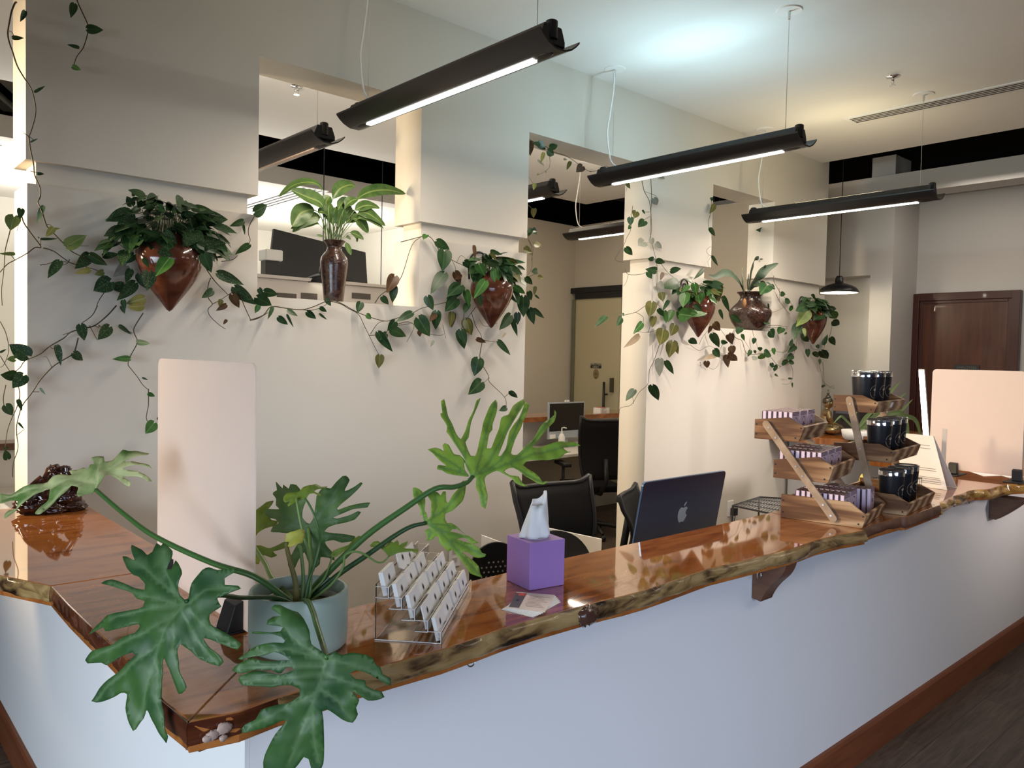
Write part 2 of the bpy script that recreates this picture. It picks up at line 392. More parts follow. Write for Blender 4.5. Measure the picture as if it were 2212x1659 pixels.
# mahogany door on the far right wall
y1 = at(1976, 638, x=8.6).y; zt = 2.385; y0 = y1-.98
d = MB(); d.box(8.555, 8.599, y0+.07, y1-.07, 0.0, zt-.075)
dr = struct('door_1', d, M_DOORW, bevel=.003); dr['kind'] = 'structure'
f = MB(); f.box(8.53, 8.5995, y1-.072, y1, 0, zt); f.box(8.53, 8.5995, y0, y0+.072, 0, zt); f.box(8.53, 8.5995, y0+.072, y1-.072, zt-.075, zt)
f.box(8.545, 8.5995, y1-.105, y1-.072, 0, zt-.075).box(8.545, 8.5995, y0+.072, y0+.105, 0, zt-.075).box(8.545, 8.5995, y0+.105, y1-.105, zt-.105, zt-.075)
struct('trim_4', f, M_FRAMEW, bevel=.004)
sg = at(2088, 797, x=8.55)
s = thing('door_sign', 'black employees only sign on the mahogany door', 'sign', sg)
MB().box(sg.x-.004, sg.x+.004, sg.y-.115, sg.y+.115, sg.z-.05, sg.z+.04).build('plate', M_INK, s, bevel=.002)
text('EMPLOYEES\nONLY', .035, (sg.x-.0045, sg.y, sg.z-.003), (0,-1,0), (0,0,1), mat('sign_grey',(.12,.12,.12),.5), s)

# frosted glass door of the inner office
ya, yb = 6.05, 6.83
g = thing('door_2', 'frosted glass office door with black header and pull', 'door', (7.16, 6.4, 0)); g['kind'] = 'structure'
mg = mat('frosted_glass', (.50,.45,.30), .35, spec=.5); 
MB().box(7.165, 7.177, ya, yb-.05, 0.01, 2.38).build('glass_panel', mg, g)
MB().box(7.13, 7.18, ya-.1, yb+.02, 2.455, 2.52).box(7.14,7.18,ya-.1,yb-.05,2.38,2.455).build('header_track', M_BLK, g, bevel=.003)
MB().box(7.14,7.2,yb-.05,yb-.01,0,2.38).build('jamb_channel', mat('green_steel',(.25,.26,.20),.3,metal=.6), g)
hy = 6.23; h = MB(); h.tube([(7.10,hy,.72),(7.10,hy,1.37)], .016, 10).tube([(7.10,hy,1.22),(7.17,hy,1.22)],.010,8).tube([(7.10,hy,.90),(7.17,hy,.90)],.010,8)
h.build('pull_handle', M_BLK, g, smooth=True)
MB().box(7.12,7.164,hy-.10,hy-.07,1.25,1.42).build('lock_plate', mat('lock_grey',(.10,.09,.07),.4,metal=.5), g)
sg = at(1287, 790, x=7.16)
MB().box(7.158,7.1645,sg.y-.085,sg.y+.085,sg.z-.03,sg.z+.03).build('sign_plate', M_INK, g)
text('EMPLOYEES\nONLY', .036, (7.1575, sg.y, sg.z), (0,-1,0), (0,0,1), mat('sign_cream',(.6,.55,.42),.5), g)
sv = at(1287, 808, x=7.16)
ov = MB(); ov.prism([(7.1645, sv.y+.045*math.cos(a), sv.z+.062*math.sin(a)) for a in [k*math.pi/14 for k in range(28)]], (-.004,0,0))
ov.build('oval_plaque', mat('plaque_tan',(.25,.18,.09),.5), g)
pl = MB()
for k,(wd_,zz) in enumerate(((.03,.012),(.05,-.004),(.028,-.038),(.02,-.048))): pl.box(7.1598,7.1604,sv.y-wd_/2,sv.y+wd_/2,sv.z+zz-.003,sv.z+zz+.003)
pl.build('plaque_lines', M_INK, g)

# white access panel hanging in the dark plenum band
p0, p1 = at(1883,388,x=8.12), at(1936,333,x=8.12)
MBp = MB().box(8.12, 8.5, p1.y, p0.y, 3.535, p1.z)
tag(MBp.build('access_panel', mat('panel_grey_white',(.55,.53,.51),.6), None, bevel=.004), 'pale square box sitting in the dark gap above the far beam', 'panel')

# ceiling air vents
def vent(label, c, L, W, ang, z, slots=4, m=M_WHITE):
    v = thing('ceiling_vent', label, 'vent', (c[0], c[1], z), ang)
    R = Matrix.Rotation(ang, 3, 'Z'); ax, ay, az = R @ Vector((1,0,0)), R @ Vector((0,1,0)), Vector((0,0,1))
    cc = Vector((c[0], c[1], z-.004))
    MB().obox(cc, ax, ay, az, L/2, W/2, .004).build('frame', m, v, bevel=.001)
    for k in range(slots):
        o = (k-(slots-1)/2)*W*.8/slots
        MB().obox(cc+ay*o-az*.0045, ax, ay, az, L/2-.03, W*.042, .001).build('slot', M_BLKP, v)
    return v
vent('long white slot vent in the lobby ceiling near the far beam', (5.72, 1.55), 2.3, .17, math.pi/2, ZC)
vent('slot vent on the cubicle ceiling behind the vase plant', (3.55, 7.5), 1.5, .30, math.pi/2, 3.19)
vent('slot vent on the bright ceiling left of the grey wall', (.95, 7.95), 1.6, .36, math.pi/2, 3.19)

# sprinkler heads
def sprinkler(label, x, y):
    v = thing('sprinkler_head', label, 'sprinkler', (x, y, ZC))
    MB().lathe([(.001,-.006),(.040,-.004),(.042,0)], (x,y,ZC), 24).build('escutcheon', M_CHROME, v, smooth=True)
    b = MB(); b.lathe([(.008,-.03),(.010,-.006)], (x,y,ZC), 12); b.tube([(x-.013,y,ZC-.022),(x-.014,y,ZC-.04),(x-.004,y,ZC-.055)],.0025,6).tube([(x+.013,y,ZC-.022),(x+.014,y,ZC-.04),(x+.004,y,ZC-.055)],.0025,6)
    b.build('body', M_CHROME, v, smooth=True)
    MB().lathe([(.001,-.058),(.019,-.058),(.019,-.054),(.001,-.054)], (x,y,ZC), 16).build('deflector', M_CHROME, v)
p = at(1929, 165, z=ZC); sprinkler('chrome sprinkler head on the lobby ceiling beside the slot vent', p.x, p.y)
p = at(641, 186, z=ZC); sprinkler('chrome sprinkler head on the inner office ceiling seen through the left opening', p.x, p.y)
# ---------------------------------------------------------------- linear pendant lamps
def pendant(label, x, y0, y1, zb, up, upw, dnw, lit=True, wires=True, cable=True, group='linear pendant lamps'):
    L = y1-y0; yc = (y0+y1)/2
    v = thing('linear_pendant_lamp', label, 'lamp', (x, yc, zb), 0, group)
    HW = .098
    prof_lo = [(-HW,.048),(-HW*.82,.030),(-HW*.6,.014),(-HW*.36,.004),(-.024,0),(.024,0),(HW*.36,.004),(HW*.6,.014),(HW*.82,.030),(HW,.048)]
    prof_hi = [(px_, pz+.007) for px_, pz in reversed(prof_lo)]
    def P(u, z, yy): return Vector((x+u, yy, zb+z))
    MB().prism([P(u,z,y0) for u,z in prof_lo+prof_hi], (0,L,0)).build('reflector_wing', M_BLK, v, auto=35)
    hs = [(-.060,.030),(-.060,.052),(-.042,.098),(.042,.098),(.060,.052),(.060,.030)]
    MB().prism([P(u,z,y0+.035) for u,z in hs], (0,L-.07,0)).build('housing', M_BLK, v, bevel=.004)
    for yy in (y0+.045, y1-.045): MB().lathe([(.022,.05),(.022,.112),(.016,.116)], (x, yy, zb), 16).build('wire_boss', M_BLKP, v, bevel=.001)
    for yy in (y0+.085, y1-.085): MB().ball((x, yy, zb-.0005), .020, .05, .003, 16, 6).build('end_socket', M_BLKP, v, smooth=True)
    MB().box(x-.013, x+.013, y0+.13, y1-.13, zb-.006, zb+.002).build('tube', M_LEDT if lit else M_LEDOFF, v)
    if wires:
        for yy in (y0+.12, y1-.12):
            MB().tube([(x, yy, zb+.09),(x, yy, ZC-.03)], .0016, 6).build('suspension_wire', M_STEEL, v)
            cp = MB().lathe([(.001,-.006),(.062,-.006),(.066,0)], (x, yy, ZC), 28).build('ceiling_canopy', M_WHITE, v)
            MB().lathe([(.006,-.045),(.008,-.008)], (x, yy, ZC), 10).build('wire_grip', M_STEEL, cp)
    if cable:
        yy = y1-.12
        pts = smooth_path([(x-.01,yy,ZC-.01),(x-.012,yy-.005,ZC-.12),(x-.022,yy+.012,ZC-.28),(x-.032,yy+.02,ZC-.40),(x-.022,yy-.005,zb+.14),(x+.005,yy-.055,zb+.095)])
        MB().tube(pts, .0048, 8).build('power_cord', M_WHITE, v, smooth=True)
    def al(n, z, ry, pw, col, sx, sy):
        l = bpy.data.lights.new(n,'AREA'); l.shape='RECTANGLE'; l.size = sx; l.size_y = sy; l.energy = pw; l.color = col
        o = bpy.data.objects.new(n, l); COL.objects.link(o); o.parent = v
        o.location = (.03*math.sin(ry) if ry not in (0,) else 0, 0, z); o.rotation_euler = (0, ry, 0)
    if upw:
        for sg in (-1,1): al('uplight', .118, sg*math.radians(113), upw/2, up, .05, L-.75)
    if dnw: al('downlight', -.010, 0, dnw, (1,.84,.68), .02, L-.2)
    return v
Z1 = 2.735
pendant('black linear pendant over the potted philodendron, nearest of the lobby row', 1.975, 1.975, 3.365, Z1, (1,.90,.68), 3.0, 16)
pendant('black linear pendant over the computer and tissue box, middle of the lobby row', 3.72, 1.965, 3.36, Z1, (.58,.88,1.0), 15, 22)
pendant('black linear pendant above the tumbler stand, farthest of the lobby row', 5.49, 1.975, 3.37, Z1, (1,.83,.52), 9, 26)
pendant('unseen linear pendant added over the lobby side for warm light, in line with the middle lamp', 3.72, -1.5, -.12, Z1, (1,.92,.78), 4, 13)  # out of view, added to throw warm lamp light on the counter panel
pendant('unseen linear pendant added over the lobby side for warm light, in line with the farthest lamp', 5.49, -1.5, -.12, Z1, (1,.85,.6), 4, 16)  # second out-of-view pendant, added for warm light on the panel's right part
pendant('black linear pendant with dim tube, seen through the left opening', 2.03, 3.72, 5.15, Z1+.01, (1,.9,.75), 10, 2, lit=False, cable=False)
pendant('lit black linear pendant in the inner office, left side of the doorway', 3.76, 3.76, 5.15, Z1+.01, (1,.88,.7), 8, 5, cable=False)
pendant('black linear pendant of the inner office, far right in the doorway', 5.30, 3.73, 5.12, Z1+.01, (1,.88,.7), 8, 5)

def shade_pendant(label, x, y, zb, R, zt):
    v = thing('dome_pendant_lamp', label, 'lamp', (x, y, zb))
    k = R/.17
    pr = [(.17,0),(.172,.006),(.168,.020),(.150,.045),(.110,.068),(.060,.085),(.036,.092),(.034,.13),(.026,.15),(.022,.155)]
    MB().lathe([(r*k,z*k) for r,z in pr], (x,y,zb), 36, cap=False).build('shade', M_BLK, v, smooth=True, solid=.002)
    MB().lathe([(.165*k,.003*k),(.160*k,.016*k),(.144*k,.038*k),(.104*k,.060*k),(.05*k,.078*k)], (x,y,zb), 36, cap=False).build('inner_shade', M_SHADEIN, v, smooth=True)
    MB().ball((x,y,zb+.03*k), .034*k,.034*k,.040*k).build('bulb', mat('bulb_glow',(1,1,1),.5,emit=(1,.92,.75),estr=9), v, smooth=True)
    MB().tube([(x,y,zb+.15*k),(x,y,zt)], .004, 6).build('cord', M_BLKP, v)
    l = bpy.data.lights.new('bulb_light','POINT'); l.energy = 9; l.color = (1,.86,.62); l.shadow_soft_size = .04
    o = bpy.data.objects.new('bulb_light', l); COL.objects.link(o); o.parent = v; o.location = (0,0,-.03)
q = at(1812, 633, x=7.4); shade_pendant('black dome pendant glowing in the far corner beside the mahogany door', 7.4, q.y, q.z, .178, 4.24)
q = at(697, 614, y=6.0); shade_pendant('black dome pendant half hidden behind the brown vase', q.x, q.y, q.z, .165, 4.24)
q = at(822, 657, y=6.4); shade_pendant('dome pendant low behind the left window sill', q.x, q.y, q.z, .14, 4.24)
# led light bar standing behind the right acrylic screen
b0, b1 = at(2007, 946, x=5.3), at(1991, 797, x=5.3)
v = thing('led_light_bar', 'glowing vertical led light bar beside the right acrylic screen', 'lamp', (b0.x, b0.y, 1.05))
dz = (b1-b0).normalized()
ax = Vector((0,1,0)); ay = dz.cross(ax).normalized()
mid = (Vector((b0.x,b0.y,1.052))+b1)/2; hl = (b1-Vector((b0.x,b0.y,1.052))).length/2; dz = (b1-Vector((b0.x,b0.y,1.052))).normalized()
MB().obox(mid, ax, ay, dz, .017, .008, hl).build('channel', M_STEEL, v)
MB().obox(mid-ay*0.0+Vector((-.009,0,0)), ax, Vector((1,0,0)), dz, .015, .003, hl-.01).build('diode_strip', M_LEDSTRIP, v)
MB().box(b0.x-.07,b0.x+.07,b0.y-.06,b0.y+.06,1.0505,1.062).build('foot', M_BLKP, v, bevel=.003)
# ---------------------------------------------------------------- live edge counter
ZT, ZB = 1.05, .997
def slab(name, parent, top_pts, m, edge_runs=(), th=.053, seed=0):
    """flat lacquered top with plain sides; edge_runs = [(i0,i1,material)] are bulging live-edge strips along the outline"""
    n = len(top_pts); b = MB()
    b.prism([(p[0],p[1],ZT-th) for p in top_pts], (0,0,th))
    o = b.build(name, m, parent, bevel=.0025)
    return o
def live_edge(name, parent, pts, m, bulge=.012, th=.055, drop=.012, seed=0, rows=6, wav=.35):
    """irregular bark-like strip hugging an edge polyline; outward = right hand side of travel"""
    P = []
    pts = [Vector((p[0],p[1],0)) for p in pts]
    for i in range(len(pts)-1):
        k = max(2, int((pts[i+1]-pts[i]).length/.012))
        for j in range(k): P.append(pts[i].lerp(pts[i+1], j/k))
    P.append(pts[-1]); vs = []; fs = []
    for i, p in enumerate(P):
        t = (P[min(i+1,len(P)-1)]-P[max(i-1,0)]).normalized(); nrm = Vector((t.y,-t.x,0))
        s_ = i*.012
        lowd = drop*noise.noise(Vector((s_*3.1, seed, 5)))
        for r in range(rows+1):
            u = r/rows
            z = ZT-.0012-(th+lowd)*u
            out = bulge*math.sin(math.pi*min(1,u*1.15))**.7*(.7+.6*noise.noise(Vector((s_*2.2, seed, 1)))) + .006*noise.noise(Vector((s_*14, u*2.5, seed)))*wav/.35 + .003*noise.noise(Vector((s_*45, u*7, seed+3)))
            out -= .020*max(0,u-.75)/.25
            if r == 0: out = .0005
            vs.append(p+nrm*out+Vector((0,0,z)))
        vs.append(p-nrm*.03+Vector((0,0,ZT-.0012-(th+lowd)-.0)))
        vs.append(p-nrm*.006+Vector((0,0,ZT-.0012)))
    R_ = rows+3
    for i in range(len(P)-1):
        for r in range(R_): fs.append((i*R_+r, i*R_+(r+1)%R_, (i+1)*R_+(r+1)%R_, (i+1)*R_+r))
    fs.append(tuple(range(R_-1,-1,-1))); fs.append(tuple((len(P)-1)*R_+r for r in range(R_)))
    return MB().add(vs, fs).build(name, m, parent, auto=60)
ct = thing('live_edge_countertop', 'glossy reddish live edge wood countertop of the reception desk', 'countertop', (1.5,1.45,ZT))
FR = [(.459,1.283),(.483,1.278),(.538,1.266),(.612,1.276),(.652,1.275),(.765,1.285),(.855,1.282),(.97,1.277),(1.06,1.283),(1.153,1.292),(1.253,1.295),(1.345,1.292),(1.422,1.289),(1.479,1.287),(1.55,1.279),(1.628,1.276),(1.74,1.281),(1.852,1.288),(1.96,1.294),(2.10,1.284),(2.263,1.274),(2.371,1.265),(2.46,1.268),(2.558,1.274),(2.725,1.264),(2.80,1.250),(2.872,1.240)]
slab('main_slab', ct, FR+[(2.88,1.627),(2.6,1.624),(2.25,1.627),(1.9,1.634),(1.65,1.637),(1.40,1.623),(1.05,1.626),(.80,1.63)], M_TOP)
live_edge('live_edge', ct, FR[3:], M_LIVE, seed=1)
for cx_, r_ in ((1.425,.036),(2.245,.03)): MB().ball((cx_,1.283,1.024), r_, .013, r_*.66, 18, 12, nz=.35, ns=45).build('knot', mat('dark_burl',(.07,.03,.02),.2,coat=.5), ct, smooth=True)
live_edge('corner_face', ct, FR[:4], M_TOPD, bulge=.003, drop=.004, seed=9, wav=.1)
st = MB()
for px_,py_,s_ in ((462,1590,.011),(487,1575,.013),(484,1596,.007),(450,1598,.008)):
    p = at(px_,py_,y=1.262); st.ball((p.x, 1.2655+.02*max(0,.54-p.x), p.z), s_, .004, s_*.8, 14, 8, nz=.4, ns=60)
st.build('pale_resin_patch', mat('pale_resin',(.42,.30,.25),.4), ct, smooth=True)
LE = [(.459,1.283),(.454,1.39),(.458,1.452),(.461,1.60),(.460,1.751),(.457,1.867),(.455,2.056),(.457,2.189),(.458,2.243)]
slab('left_return_slab', ct, [(.800,1.6305),(.800,2.232)]+[(p[0],p[1]) for p in reversed(LE[1:])]+[(.462,1.2875)], M_TOP, [])
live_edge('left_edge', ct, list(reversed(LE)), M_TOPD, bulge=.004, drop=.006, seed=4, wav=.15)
LB = [(.4575,2.2465),(.429,2.312),(.377,2.427),(.25,2.60),(.10,2.75),(-.15,2.86)]
slab('left_end_slab', ct, [(.798,2.2365),(.798,3.416),(-.15,3.416)]+[(p[0],p[1]) for p in reversed(LB)], M_TOP, [])
live_edge('left_end_edge', ct, list(reversed(LB)), M_LIVE, bulge=.006, drop=.006, seed=6)
ct2 = thing('live_edge_countertop', 'second live edge slab at the right with golden rippled edge', 'countertop', (4,1.45,ZT))
F2 = [(2.884,1.262),(2.94,1.262),(3.05,1.266),(3.16,1.262),(3.235,1.262),(3.245,1.246),(3.40,1.252),(3.60,1.262),(3.655,1.262),(3.72,1.285),(3.855,1.299),(3.97,1.312),(4.086,1.311),(4.19,1.322),(4.258,1.315),(4.31,1.288),(4.362,1.277),(4.50,1.282),(4.608,1.274),(4.66,1.240),(4.707,1.223),(4.9,1.20),(5.3,1.22),(5.9,1.21)]
slab('right_slab', ct2, F2+[(5.9,1.63),(2.884,1.63)], M_TOP, [])
live_edge('brown_edge', ct2, F2[:9], M_TOPD if False else M_BRKT, bulge=.010, drop=.010, seed=12, wav=.3)
live_edge('golden_edge', ct2, F2[8:], M_GOLDE, bulge=.016, drop=.022, seed=15, wav=.6)
slab('right_return_slab', ct2, [(5.12,1.6305),(5.9,1.6305),(5.9,2.2),(5.12,2.2)], M_TOP)
ct3 = thing('live_edge_countertop', 'reddish back counter slab at the far end of the grey wall', 'countertop', (6.6,3.0,ZT))
slab('back_slab', ct3, [(6.2,2.78),(7.5,2.74),(7.5,3.414),(6.0,3.414),(6.05,3.0)], M_TOP, th=.05)
MB().box(6.3,7.4,3.02,3.12,0,.999).build('front_panel', M_PANEL, ct3)
MB().box(6.3,7.4,3.121,3.40,0,.999).build('cabinet_body', M_PANEL, ct3)
# brackets and hooks under the counter
def bracket(label, x, w_, prof):
    b = thing('counter_bracket', label, 'bracket', (x,1.395,.9), 0, 'wooden brackets under the counter')
    pts = smooth_path([Vector((x, yy, zz)) for yy, zz in prof[2:]], 5)
    MB().prism([Vector((x,*prof[0])), Vector((x,*prof[1]))]+pts, (w_,0,0)).build('bracket', M_BRKT, b, bevel=.003)
bracket('curved wooden bracket under the middle of the counter', 2.375, .075, [(1.398,.993),(1.398,.857),(1.365,.851),(1.352,.880),(1.330,.912),(1.300,.945),(1.285,.970),(1.278,.993)])
bracket('curved wooden bracket under the golden edged slab at right', 4.77, .10, [(1.398,.955),(1.398,.832),(1.365,.828),(1.33,.855),(1.29,.890),(1.25,.930),(1.235,.955)])
for px_,py_,lab in ((1018,1432,'small metal hook under the counter below the acrylic card holder'),(1640,1245,'small metal hook on the middle counter bracket'),(2093,1084,'small metal hook under the golden slab edge')):
    yy = 1.345 if px_ != 1640 else 1.36
    p = at(px_, py_, y=yy); h = MB()
    top = .997 if px_ != 1640 else .985
    pts = [Vector((p.x-.012, yy, top)), Vector((p.x-.012, yy, p.z+.006))]+[Vector((p.x-.012*math.cos(a), yy, p.z+.004-.012*math.sin(a))) for a in [i*math.pi*1.15/10 for i in range(1,11)]]
    tag(h.tube(pts, .0018, 8).build('cup_hook', M_STEEL, None, smooth=True), lab, 'hook', 'hooks under the counter')

# ---------------------------------------------------------------- left acrylic screen with clamp foot
XS = .700
def rrect(y0, y1, z0, z1, r, x):
    pts = []
    for cy, cz, a0 in ((y0+r,z0+r,math.pi),(y1-r,z0+r,1.5*math.pi),(y1-r,z1-r,0),(y0+r,z1-r,.5*math.pi)):
        for k in range(7):
            a = a0+k*math.pi/12; pts.append((x, cy+r*math.cos(a), cz+r*math.sin(a)))
    return pts
yl = at(342, 1100, x=XS).y; zt_ = at(545, 784, x=XS).z; yr = at(551, 1100, x=XS).y
s = thing('acrylic_screen', 'frosted acrylic screen standing at the left corner of the counter', 'screen', (XS,(yl+yr)/2,ZT), 0, 'frosted acrylic screens')
MB().prism(rrect(yr, yl, ZT+.006, zt_, .022, XS-.0025), (.005,0,0)).build('panel', M_FROST, s, bevel=.0008)
for yy in (yr+.075, yl-.10):
    f = MB(); f.box(XS-.055,XS+.045,yy-.03,yy+.03,ZT+.0005,ZT+.0055)
    f.prism([(XS-.0035,yy-.03,ZT+.0055),(XS-.040,yy-.03,ZT+.0055),(XS-.022,yy-.03,ZT+.062),(XS-.0035,yy-.03,ZT+.070)],(0,.06,0))
    f.build('clamp_foot', M_BLKP, s, bevel=.002)
# right acrylic screen
XS2 = 4.76
a_, b_ = at(2042,1012.6,x=XS2), at(2011,797,x=XS2)
s = thing('acrylic_screen', 'large frosted acrylic screen at the right end of the counter', 'screen', (XS2,1.5,ZT), 0, 'frosted acrylic screens')
yl2 = at(2011,900,x=XS2).y
MB().prism(rrect(.86+.39, yl2, a_.z, b_.z, .022, XS2-.0025), (.005,0,0)).build('panel', M_FROST, s, bevel=.0008)
for px_ in (2062, 2197):
    yy = at(px_, 1015, x=XS2).y if px_ < 2100 else at(px_, 1030, x=XS2-.02).y
    f = MB(); f.box(XS2-.10,XS2+.06,yy-.045,yy+.045,ZT+.0005,ZT+.006)
    f.build('foot_plate', M_BLKP, s, bevel=.002)
    MB().prism([(XS2-.004,yy-.024,ZT+.006),(XS2-.034,yy-.024,ZT+.006),(XS2-.030,yy-.022,ZT+.062),(XS2-.004,yy-.020,ZT+.068)],(0,.046,0)).build('clamp_foot', M_BLKP, s, bevel=.004)
# loose papers under the right screen, thin upright board, table sign
def flat_sheet(name, label, cat, pts, m, z=ZT+.0006, th=.0006, group=None):
    o = MB().prism([(p[0],p[1],z) for p in pts], (0,0,th)).build(name, m); return tag(o, label, cat, group)
pp = [at(2092,1018,z=ZT),at(2150,1019,z=ZT),at(2186,1027,z=ZT),at(2125,1029,z=ZT)]
flat_sheet('paper_sheet', 'printed paper sheet lying under the right acrylic screen', 'paper', [(q.x,q.y) for q in pp], M_PAPER)
pp = [at(2150,1024,z=ZT),at(2190,1026,z=ZT),at(2212,1031,z=ZT),at(2180,1033,z=ZT)]
flat_sheet('paper_sheet', 'loose white paper sheet beside the right clamp foot', 'paper', [(q.x,q.y) for q in pp], M_PAPER, z=ZT+.0014)
q0, q1 = at(2041,1040,z=ZT), at(2037,925,x=4.45)
u = thing('sign_board', 'narrow white board on edge before the right acrylic screen', 'board', (4.45,1.5,ZT))
bx = 4.45; ya_ = at(2033,1000,x=bx).y; yb_ = at(2041,1000,x=bx).y; zt2 = at(2037,926,x=bx).z
MB().box(bx-.003,bx+.003,min(ya_,yb_)-.004,max(ya_,yb_),ZT+.0005,zt2).build('board', mat('grey_white_board',(.55,.53,.52),.5), u)
MB().box(bx-.03,bx+.02,min(ya_,yb_)-.02,max(ya_,yb_)+.02,ZT+.0003,ZT+.0045).build('base', M_BLKP, u)
u = thing('table_sign', 'white slanted table sign with printed lines behind the tumblers', 'sign', (4.0,1.45,ZT))
A = at(2046,1059,z=ZT+.001); B = at(2016,942,x=A.x+.05)
wd = Vector((-.22,.10,0)).normalized()
Bz = Vector((A.x+.055, A.y+.085, 0)); 
top = at_plane(2016, 942, A+Vector((.05,.05,0)), Vector((1,0,0)))
wd = Vector((.12,1,0)).normalized()*.21
sl = [A, A+wd, top+wd, top]
nn = (sl[1]-sl[0]).cross(sl[3]-sl[0]).normalized()
MB().prism(sl, nn*.003 if nn.x > 0 else -nn*.003).build('face_panel', M_PAPER, u)
MB().prism([sl[3]+Vector((.005,0,0)),sl[2]+Vector((.005,0,0)),sl[1]+Vector((.13,0,0)),sl[0]+Vector((.13,0,0))], (.003,0,0)).build('rear_panel', M_PAPER, u)
ln = MB(); e1 = (sl[1]-sl[0]).normalized(); e2 = (sl[3]-sl[0]); off = -abs(1)*(nn if nn.x > 0 else -nn)*.0006
for k, (v0, l0, l1) in enumerate(((.08,.02,.13),(.115,.02,.12),(.16,.02,.14),(.19,.02,.14),(.32,.03,.12),(.36,.03,.12),(.74,.03,.17),(.80,.03,.15))):
    c0 = sl[0]+e2*v0+off; ln.add([c0+e1*l0, c0+e1*l1, c0+e1*l1+e2*.012, c0+e1*l0+e2*.012], [(0,1,2,3)])
ln.build('printed_lines', M_GREYINK, u)

# ---------------------------------------------------------------- tissue box
N_, L_, R_ = at(1143.5,1277,z=ZT), at(1097.5,1256,z=ZT), at(1217.5,1264,z=ZT)
ex = (R_-N_); ex.z = 0; ex.normalize(); ey = Vector((-ex.y, ex.x, 0)); W_ = .112
t = thing('tissue_box', 'purple cube tissue box with a white tissue standing up', 'tissue box', N_)
z0, z1 = ZT+.0006, ZT+.125
c4 = [N_, N_+ex*W_, N_+ex*W_+ey*W_, N_+ey*W_]
for q in c4: q.z = z0
mp_ = mat('lilac_card', (.33,.19,.50), .5, spec=.35)
b = MB(); b.prism(c4, (0,0,z1-z0)); b.build('box', mp_, t, bevel=.0015)
cc = sum(c4, Vector())/4; cc.z = z1
ov = MB(); ov.lathe([(.040,0),(.040,.0006)], cc, 28, sy=.8); ov.build('slot_opening', mat('slot_film',(.62,.58,.60),.3), t)
ts = MB(); rows = []; nP = 26
prof = [(0,.040,.028),(.010,.042,.029),(.025,.039,.024),(.045,.032,.018),(.065,.027,.014),(.085,.024,.012),(.100,.022,.009)]
vs = []
for i,(h_,rx,ry) in enumerate(prof):
    for k in range(nP):
        a = 2*math.pi*k/nP; f_ = 1+.16*math.sin(5*a+h_*30)+.08*math.sin(9*a-h_*50)
        zz = h_
        if i == len(prof)-1: zz = h_-.020*max(0,math.sin(a*1.0+3.6))+.022*max(0,math.cos(a-.15))**3
        vs.append(cc+ex*(rx*f_*math.cos(a)+.10*h_-.002)+ey*(ry*f_*math.sin(a))+Vector((0,0,zz+.0012)))
fs = [(i*nP+k, i*nP+(k+1)%nP, (i+1)*nP+(k+1)%nP, (i+1)*nP+k) for i in range(len(prof)-1) for k in range(nP)]
ts.add(vs, fs).build('tissue', mat('tissue_paper',(.88,.88,.88),.8,spec=.1,sss=0.1), t, smooth=True, solid=.0006)

# ---------------------------------------------------------------- flyers
fp = [at(1067,1310,z=ZT),at(1150,1331,z=ZT),at(1220,1298,z=ZT),at(1120,1278,z=ZT)]
top4 = [at(1098,1312,z=ZT+.008),at(1177,1321,z=ZT+.008),at(1199,1284,z=ZT+.008),at(1116,1277.5,z=ZT+.008)]
cF = sum(top4, Vector())/4
for k in range(6):
    ang = -.32+.064*k; R = Matrix.Rotation(ang-.02*(k==5), 3, 'Z')
    off = Vector((-.012+.0024*k, -.010+.002*k, 0))
    P4 = []
    for q in top4:
        dq = R @ Vector((q.x-cF.x, q.y-cF.y, 0)) if k < 5 else Vector((q.x-cF.x,q.y-cF.y,0))
        P4.append(Vector((cF.x,cF.y,0))+dq+(off if k<5 else Vector((0,0,0)))+Vector((0,0,ZT+.0004+.0011*k)))
    if k < 5:
        o = MB().prism(P4, (0,0,.0010)).build('flyer_card', M_PAPER)
        tag(o, ['lowest','second lowest','third','fourth','fifth'][k]+' card counted from the bottom of the fanned flyer pile', 'flyer', 'fanned flyers before the tissue box')
    else:
        u = thing('flyer_card', 'topmost flyer with dark blue band and red flower, by the tissue box', 'flyer', (cF.x,cF.y,P4[0].z), 0, 'fanned flyers before the tissue box')
        MB().prism(P4, (0,0,.0008)).build('card', mat('pink_paper',(.78,.68,.63),.6), u)
        a_, b_, c_, d_ = [q+Vector((0,0,.0011)) for q in P4]
        def pt(s_, t_): return (a_*(1-s_)+b_*s_)*(1-t_)+(d_*(1-s_)+c_*s_)*t_
        def quad(mb, s0, s1, t0, t1): mb.add([pt(s0,t0),pt(s1,t0),pt(s1,t1),pt(s0,t1)], [(0,1,2,3)])
        m1 = MB(); quad(m1,.0,.28,.06,.95); m1.build('dark_band', mat('navy_band',(.05,.05,.075),.5), u)
        m2 = MB(); m2.add([pt(.17+.11*math.cos(a)*(1+.2*math.sin(5*a)),.86+.085*math.sin(a)) + Vector((0,0,.0002)) for a in [i*math.pi/12 for i in range(24)]], [tuple(range(24))]); m2.build('red_flower', mat('poppy_red',(.60,.06,.035),.5), u)
        m3 = MB()
        for i in range(9):
            tt = .80-.075*i; quad(m3, .38+.02*(i%3), .92-.06*((i*7)%4), tt, tt+.022)
        m3.build('text_lines', mat('brown_ink',(.42,.30,.27),.6), u)
        m4 = MB(); quad(m4,.08,.18,.50,.53); quad(m4,.10,.17,.45,.47); m4.build('band_lettering', M_PAPER, u)

